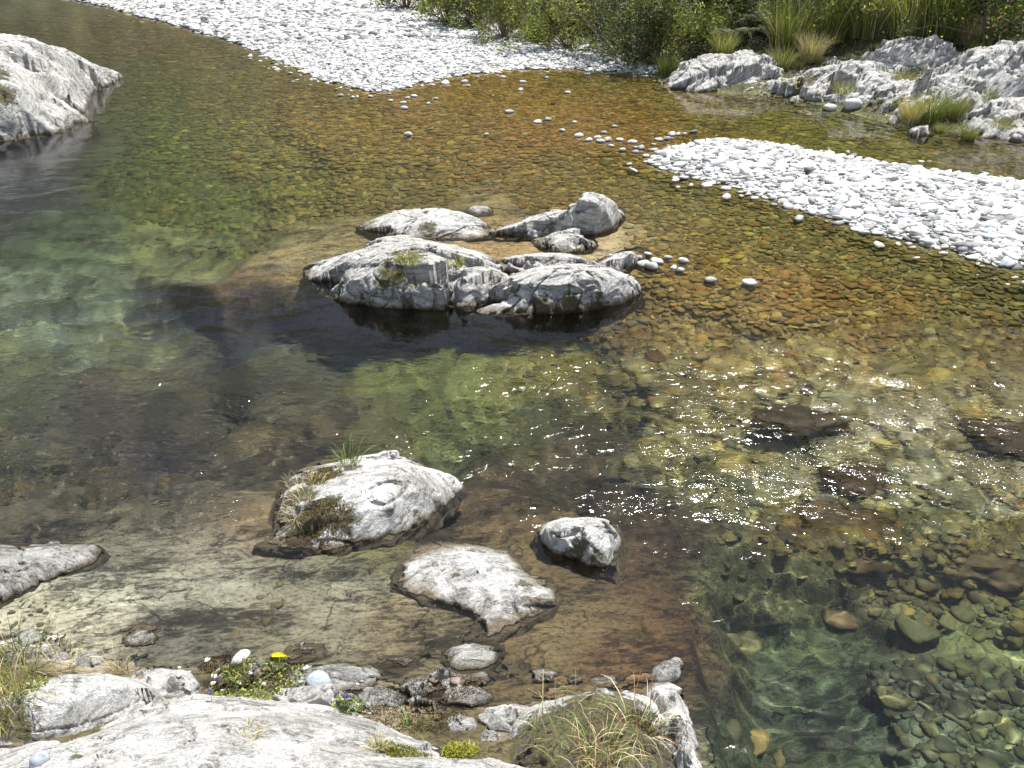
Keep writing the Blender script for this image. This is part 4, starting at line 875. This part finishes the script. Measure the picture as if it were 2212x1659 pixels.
grass_at(130, 1440, 60, .12, .16, .0016, CWd, 'thin straw stems leaning over the wet plates at the lower left')
grass_at(530, 1590, 110, .06, .05, .0016, CWd, 'small dry grass rosette in the middle of the white slab', bend=(.7, 1.3))
grass_at(810, 1622, 90, .05, .06, .0016, CWd, 'small dry grass tuft at the lower right of the white slab', bend=(.6, 1.2))
grass_at(885, 1570, 60, .05, .09, .0018, CWg, 'little green grass tuft at the right end of the white slab')
grass_at(515, 1462, 45, .06, .12, .002, CWg, 'thin green grass between the pale stone and the purple flowers')
grass_at(600, 1450, 26, .05, .10, .002, CWg, 'few upright green blades below the yellow leaf')
grass_at(880, 566, 130, .10, .09, .004, ((YG * 1.2, .6), (ST, .4)), 'yellow grass patch on top of the midstream rock', bend=(.5, 1.2))
grass_at(982, 578, 110, .08, .13, .004, ((YG * 1.1, .6), (GR, .3), (RED, .1)), 'arching green grass tuft on the brow of the midstream rock', bend=(.5, 1.2))
# low leafy herbs and moss
def herb(u, v, n, R, ln, cw, label, cat='herb', name='low_herb', flat=.02, flowers=None, group=None):
    p = hit(u, v); g = Geo(); a = rng.uniform(0, 2 * math.pi, n); rr = R * np.sqrt(rng.random(n))
    x = p[0] + rr * np.cos(a) * 1.5; y = p[1] + rr * np.sin(a); z = surf(x, y)
    g.leaves(np.stack([x, y, z + rng.uniform(0, flat, n)], -1), ln * rng.uniform(.5, 1.2, n), ln * .3 * rng.uniform(.6, 1.2, n), pal(n, *cw), .5)
    o = g.build(name, loc=p); tag(o, label, cat, group, 'stuff')
    if flowers:
        for fu, fv in flowers:
            q = hit(fu, fv + 10); f = Geo(); st = empty('purple_flower', q, 'small purple flower head rising from the low herbs', 'flower', 'small purple flowers')
            s_ = Geo(); s_.tube([[0, 0, -.005], [.003, 0, .03], [.002, .004, .06]], .0013, .001, np.array([.08, .11, .03])); s_.build('stem', st)
            k = 60; a = rng.uniform(0, 6.28, k); r_ = .011 * np.sqrt(rng.random(k)) * .8; zz = rng.uniform(.048, .066, k)
            f.leaves(np.stack([r_ * np.cos(a), r_ * np.sin(a), zz], -1), np.full(k, .011), np.full(k, .003), pal(k, (np.array([.24, .19, .42]), .6), (np.array([.12, .07, .16]), .4)), .6); f.build('flower_head', st)
    return o
herb(560, 1480, 800, .16, .02, ((YG * 1.2, .5), (GR * 1.2, .3), (np.array([.12, .07, .03]), .2)), 'mat of yellow green herbs with purple flowers behind the white slab', flowers=[(475,1474),(552,1456),(458,1503)])
herb(750, 1522, 220, .05, .02, ((YG * 1.2, .5), (GR, .5)), 'small herb patch with purple flowers right of the stained slab', flowers=[(748,1510),(754,1516)])
herb(60, 1490, 260, .07, .02, ((YG, .6), (GR, .2), (ST, .2)), 'low yellow green plants between the left grass and the hump')
def moss(u, v, n, R, c, label, h=.012, asp=1.6):
    p = hit(u, v); g = Geo(); a = rng.uniform(0, 2 * math.pi, n); rr = R * np.sqrt(rng.random(n)); x = p[0] + rr * np.cos(a) * asp; y = p[1] + rr * np.sin(a)
    z = surf(x, y) - .003; dm = (1 - (rr / R) ** 2) * h * 1.2
    g.blades(np.stack([x, y, z + dm * .8], -1), rng.normal(size=(n, 2)) * .7, h * rng.uniform(.5, 1.2, n), np.full(n, .0022) * (1 + R), c * np.exp(rng.normal(0, .25, n))[:, None] * np.ones((n, 3)), rng.uniform(.2, 1, n), 2)
    o = g.build('moss_cushion', loc=p); return tag(o, label, 'moss')
MY, MB = np.array([.30, .30, .05]), np.array([.11, .075, .03])
moss(995, 1624, 1500, .05, MY, 'bright yellow green moss cushion near the bottom edge beside the puddle', .02)
moss(880, 1625, 1600, .06, MY * .7, 'duller yellow green moss along the end of the white slab', .014, 2.2)
moss(490, 1442, 1800, .09, MB, 'dark brown moss behind the small pale boulder')
moss(900, 1545, 2600, .14, MB * .9, 'broad brown moss bed left of the sandy puddle', .01, 1.8)
moss(960, 1500, 1500, .10, MB * 1.4, 'ochre brown moss below the long wet rock', .01, 2.2)
moss(870, 590, 900, .12, MY * .55, 'olive moss streak across the top of the midstream rock', .02, 2.2)
moss(700, 1120, 1800, .12, MB * 1.3, 'brown moss on the front of the near channel rock', .015)
moss(690, 1030, 1200, .10, MB * 1.2 + MY * .1, 'grey brown moss on the back of the near channel rock', .015)
moss(1420, 1580, 1200, .09, MB, 'brown moss along the white rock edge', .012)

# fallen yellow leaf
p = hit(605, 1424); lf = empty('fallen_leaf', p + [0, 0, .012], 'bright yellow fallen leaf on the wet rock beside the pale stone', 'leaf')
def leaf_mesh(L, Wd, c, nm):
    t = np.linspace(0, 1, 12); s_ = np.linspace(-1, 1, 5); T, S = np.meshgrid(t, s_); wv = Wd * np.sin(math.pi * T ** .8) ** .8
    V = np.stack([T * L - L / 2, S * wv, .010 * S ** 2 + .012 * np.sin(T * 3) + .002 * np.sin(T * 17)], -1).reshape(-1, 3)
    o = mesh_np(nm, V, grid_faces(12, 5), M_LEAF, lf, {'col': np.tile(c, (60, 1))}); return o
leaf_mesh(.095, .014, np.array([.85, .68, .02]), 'blade'); g = Geo(); g.tube([[.04, 0, .006], [.052, .004, .004], [.066, .002, .0]], .0016, .001, np.array([.5, .35, .1])); g.build('stalk', lf)
lf.rotation_euler = (.15, -.1, -.15)
# reddish slate chips by the puddle
stone(*(hit(940, 1468) + [0, 0, .005]), .035, (.17, .13, .11), 5, .4, 'flat reddish brown slate chip on the long wet rock', 'stone', name='slate_chip')
stone(*(hit(985, 1474) + [0, 0, .005]), .028, (.22, .17, .15), 2, -.3, 'second smaller pinkish slate chip right of the reddish one', 'stone', name='slate_chip')

# ---- far bank plants
def shrub_meshes(k, kind):
    g = Geo(); s_ = Geo(); r = np.random.default_rng(70 + k)
    H_, R_ = {'leafy': (1.7, 1.1), 'dark': (2.0, 1.2), 'bare': (1.5, 1.0)}[kind]
    tips = []
    for i in range(26):
        a = r.uniform(0, 6.28); el = r.uniform(.15, 1.); ln = H_ * r.uniform(.7, 1.15); d = np.array([math.cos(a) * (1 - el * .75) * R_ / H_ * 1.5, math.sin(a) * (1 - el * .75) * R_ / H_ * 1.5, el + .15]); d /= np.linalg.norm(d)
        t = np.linspace(0, 1, 6)[:, None]; pts = d * t * ln + np.array([0, 0, -.25]) * t ** 2 * (1 - el) * ln + r.normal(0, .03, (6, 3)) * t
        s_.tube(pts, .016, .005, np.array([.24, .19, .13]) if kind != 'bare' else np.array([.50, .46, .40]))
        for q in range(7):
            b = pts[r.integers(2, 6)] + r.normal(0, .03, 3); e = b + d * .25 + r.normal(0, .17, 3); tips += [b, e, (b + e) / 2]
            s_.tube([b, (b + e) / 2 + r.normal(0, .02, 3), e], .005, .0025, np.array([.14, .11, .07]) if kind != 'bare' else np.array([.46, .42, .37]), 3)
    tips = np.array(tips); n = {'leafy': 3800, 'dark': 4400, 'bare': 350}[kind]
    c = tips[r.integers(0, len(tips), n)] + r.normal(0, .085, (n, 3))
    clump = .38 + 1.25 * sstep(-.3, .35, noise(c[:, 0] * 2.5, c[:, 1] * 2.5, c[:, 2] * 2.5, 80 + k))
    cw = {'leafy': ((YG * .95, .45), (GR * .9, .4), (np.array([.20, .13, .03]), .15)), 'dark': ((GR * .55, .55), (DG, .3), (YG * .6, .15)), 'bare': ((YG * .6, .5), (DG, .5))}[kind]
    g.leaves(c, r.uniform(.055, .12, n), r.uniform(.012, .026, n), pal(n, *cw) * clump[:, None], .35)
    return g, s_
def fern_mesh(k):
    g = Geo(); r = np.random.default_rng(50 + k)
    for i in range(11):
        a = r.uniform(0, 6.28); L = r.uniform(.7, 1.1); t = np.linspace(0, 1, 9); d = np.array([math.cos(a), math.sin(a)])
        pts = np.stack([d[0] * t * L * .85, d[1] * t * L * .85, L * (.75 * t - .62 * t ** 2)], -1); g.tube(pts, .006, .003, np.array([.10, .08, .04]), 3)
        for q in np.linspace(.15, 1, 22):
            c = np.array([np.interp(q, t, pts[:, j]) for j in range(3)]); l2 = .17 * L * math.sin(math.pi * min(q * .85 + .12, 1))
            for sg in (-1, 1):
                e = c + np.array([-d[1] * sg, d[0] * sg, -.15]) * l2 + np.array([d[0], d[1], 0]) * .03; wv = np.array([d[0], d[1], 0]) * .014
                V = np.array([c - wv, c + wv, e + wv * .3, e - wv * .3]); cc = np.array([.14, .17, .09]) * r.uniform(.6, 1.3)
                g.add(V, np.array([[0, 1, 2, 3]]), np.tile(cc, (4, 1)))
    return g
PROTO = {}
def plant(kind, k, label, cat, x, y, z, s_, rz, group=None, name='shrub'):
    key = (kind, k)
    root = empty(name, (x, y, z), label, cat, group); root.rotation_euler = (0, 0, rz); root.scale = (s_, s_, s_)
    if key not in PROTO:
        if kind == 'fern': PROTO[key] = [fern_mesh(k).build('frond', root)]
        elif kind == 'grass':
            g = Geo(); tuft(g, (0, 0, -.03), 620, .32, 1.0, .006, [((GR * .8, .4), (YG * .8, .3), (ST * .7, .3)), ((GR * .95, .55), (YG * .9, .3), (ST * .8, .15)), CWd, CW1][k], bend=(.1, .8), outward=.6); PROTO[key] = [g.build('blades', root)]
        else:
            g, st = shrub_meshes(k, kind); PROTO[key] = [g.build('foliage', root), st.build('stem', root)]
    else:
        for o in PROTO[key]:
            c = o.copy(); C.objects.link(c); c.parent = root
    return root
def bank_pt(u, v):
    p = ghit(u, v); return p
PL = [ # kind, variant, u, v, scale, label
 ('leafy',0,880,22,1.0,'yellow green leafy shrub at the far end of the white gravel'),('leafy',1,965,52,1.0,'olive shrub hanging over the gravel edge, second from its far end'),
 ('dark',0,1030,60,1.0,'dark green shrub behind the gravel edge left of the bright tuft'),('leafy',0,1090,85,.9,'sprawling olive shrub touching the gravel, left of the bright grass'),
 ('grass',1,1165,92,.9,'bright green grass clump between shrubs at the gravel edge'),('leafy',1,1225,108,.9,'olive leafy shrub just left of the grey twiggy bush'),
 ('bare',0,1320,118,1.1,'grey twiggy bush leaning over the right end of the gravel'),('dark',1,1370,140,.95,'dark glossy shrub in the corner between gravel and rock bank'),
 ('bare',0,1400,95,1.2,'bare grey brush behind the dark corner shrub'),('leafy',1,1455,128,.8,'yellowish shrub above the left end of the rock bank'),
 ('grass',1,1520,100,.85,'vivid green grass tuft above the pale slanting slab'),('fern',0,1590,78,1.2,'grey green fern in the shade above the pale slab'),
 ('fern',1,1650,55,1.2,'upper dark fern left of the tall bank grass'),('dark',0,1590,42,1.1,'dark thicket behind the ferns'),('dark',1,1480,55,1.1,'dark green shrub behind the yellowish one at centre right'),
 ('grass',0,1700,98,1.1,'tall mixed grass at the start of the grassy bank'),('grass',1,1790,88,1.2,'tall green grass clump in the middle of the grassy bank'),
 ('grass',0,1880,75,1.3,'tall green grass above the jagged ridge'),('grass',3,1960,78,1.1,'green and straw grass right of the jagged ridge'),
 ('grass',1,2030,72,1.3,'tall fresh grass with yellow flowers left of the corner shrub'),('dark',1,2140,86,.9,'blue green bushy shrub above the outcrop at the right edge'),
 ('leafy',0,2205,80,.9,'rusty tinged shrub in the upper right corner'),('grass',2,2090,92,.7,'dry straw grass at the foot of the right edge shrubs'),
 ('grass',3,1560,118,.6,'thin grass fringe along the top of the pale slab'),('grass',2,1750,130,.6,'straw coloured grass tuft on the mossy rock'),
 ('grass',0,1690,150,.5,'short green tuft beside the pale slanting slab'),('grass',1,2010,262,.55,'waterside tussock of bright green grass on the far bank'),
 ('grass',2,1965,262,.5,'straw coloured drooping tussock at the far waterline'),('grass',0,2060,255,.45,'green tuft right of the waterside tussock'),
 ('grass',3,1820,215,.4,'small grass tuft above the blocky white stone'),('grass',3,2160,292,.35,'low tuft at the waterline near the right edge'),
 ('grass',0,1870,190,.4,'small green tuft on the mossy middle rock'),('bare',0,1180,80,.8,'grey dead twigs sticking out between the bright grass and the olive shrub'),('bare',0,1010,56,.8,'pale dead branches in front of the dark shrub left of the bright tuft'),('bare',0,1440,120,.9,'dry twiggy brush above the left end of the rock bank'),('dark',1,1900,60,1.0,'dark shrub growing among the tall bank grass'),('leafy',0,1990,50,.9,'olive shrub behind the green and straw grass'),('dark',0,1740,45,1.0,'dark bushy shrub behind the first bank grass'),
 ('grass',1,1440,158,.45,'low green tuft at the left end of the rock bank')]
for kind, k, u, v, s_, lb in PL:
    p = bank_pt(u, v); nm = {'grass': 'grass_clump', 'fern': 'fern'}.get(kind, 'shrub'); cat = {'grass': 'grass', 'fern': 'fern'}.get(kind, 'shrub')
    plant(kind, k, lb, cat, p[0], p[1], p[2] - .03, s_, random.uniform(0, 6.28), None, nm)
for i, (u, v) in enumerate([(1725,150),(1765,140),(1790,185),(1815,170),(1845,200),(1855,160),(1900,205),(1925,240),(1940,190),(1960,130),(2020,120),(2080,150),(2120,235),(2100,120),(2190,105),(2030,285),(2090,300),(1700,205),(1900,120),(2150,130)]):
    p = bank_pt(u, v); plant('grass', i % 4, 'small scruffy tuft growing in a crack of the far rock bank', 'grass', p[0], p[1], p[2] - .02, random.uniform(.16, .34), random.uniform(0, 6), 'scruffy tufts in the cracks of the far rock bank', 'grass_clump')
# rows higher up the slope, most of them beyond the top edge but mirrored in the water
for row in range(5):
    for i in range(17):
        x = -9 + i * 2.0 + random.uniform(-.7, .7); y = 23.5 + row * 2.6 + random.uniform(-.8, .8) - .22 * max(x, 0)
        z, mm, sa_, sb_, sk_, ss_, _ = ground(np.array([x]), np.array([y]))
        if sk_[0] < 1.0: continue
        g_ = x > 6 and random.random() < .5
        plant('grass' if g_ else random.choice(['leafy', 'dark', 'dark']), random.choice([0, 1]), 'tall grass clump higher on the far slope' if g_ else 'dense shrub higher on the far slope', 'grass' if g_ else 'shrub', x, y, float(z[0]) - .05, random.uniform(1.1, 1.7), random.uniform(0, 6.28),
              'grass clumps higher on the far slope' if g_ else 'shrubs higher on the far slope', 'grass_clump' if g_ else 'shrub')
# ground cover on the bank
g = Geo(); n = 80000; x = rng.uniform(-8, 20, n); y = rng.uniform(11.5, 29, n); G_ = ground(x, y); k = (G_[4] > -.02) & (noise(x * 1.3, y * 1.3, 0, 90) > -.5 + .25 * (G_[4] < 2.2)); x, y, z = x[k], y[k], G_[0][k]; n = len(x)
hh = np.where(G_[4][k] < 2.5, .07, .22) * rng.uniform(.5, 1.5, n)
a = rng.uniform(0, 6.28, n); mixc = sstep(-.2, .3, noise(x * .7, y * .7, 0, 91))[:, None]
cc = (pal(n, (YG * .8, .5), (GR * .8, .25), (ST * .8, .25)) * (1 - mixc) + mixc * pal(n, (ST * .6, .35), (YG * .7, .4), (np.array([.16, .09, .03]), .25)))
g.blades(np.stack([x, y, z - .01], -1), np.stack([np.cos(a), np.sin(a)], -1), hh, np.full(n, .011), cc, rng.uniform(.2, 1.1, n), 2)
tag(g.build('bank_grass'), 'short grass and weeds covering the far bank', 'grass', kind='stuff')
# small yellow flowers
YF = [(1700,38),(1758,55),(1790,12),(1800,10),(1690,162),(1726,178),(1743,182),(1765,200),(2035,80),(2040,8),(2008,68),(1420,110),(1868,100),(1648,195),(1705,105),(2020,95)]
for u, v in YF[:11]:
    p = P(u, v, min(.9, max(.3, (200 - v) * .007))); q = ghit(u, v + 12); q2 = P(u, v, q[2] + .28)
    st = empty('yellow_flower', (q2[0], q2[1], q[2]), 'small yellow flower standing in the far bank grass', 'flower', 'yellow flowers in the bank grass')
    s_ = Geo(); s_.tube([[0, 0, -.05], [.01, 0, .15], [0, 0, .28]], .003, .002, GR); s_.build('stem', st)
    f = Geo(); k = 14; a = rng.uniform(0, 6.28, k); f.leaves(np.stack([.01 * np.cos(a), .01 * np.sin(a), np.full(k, .28)], -1), np.full(k, .020), np.full(k, .008), np.tile([.8, .55, .02], (k, 1)), .7); f.build('flower_head', st)
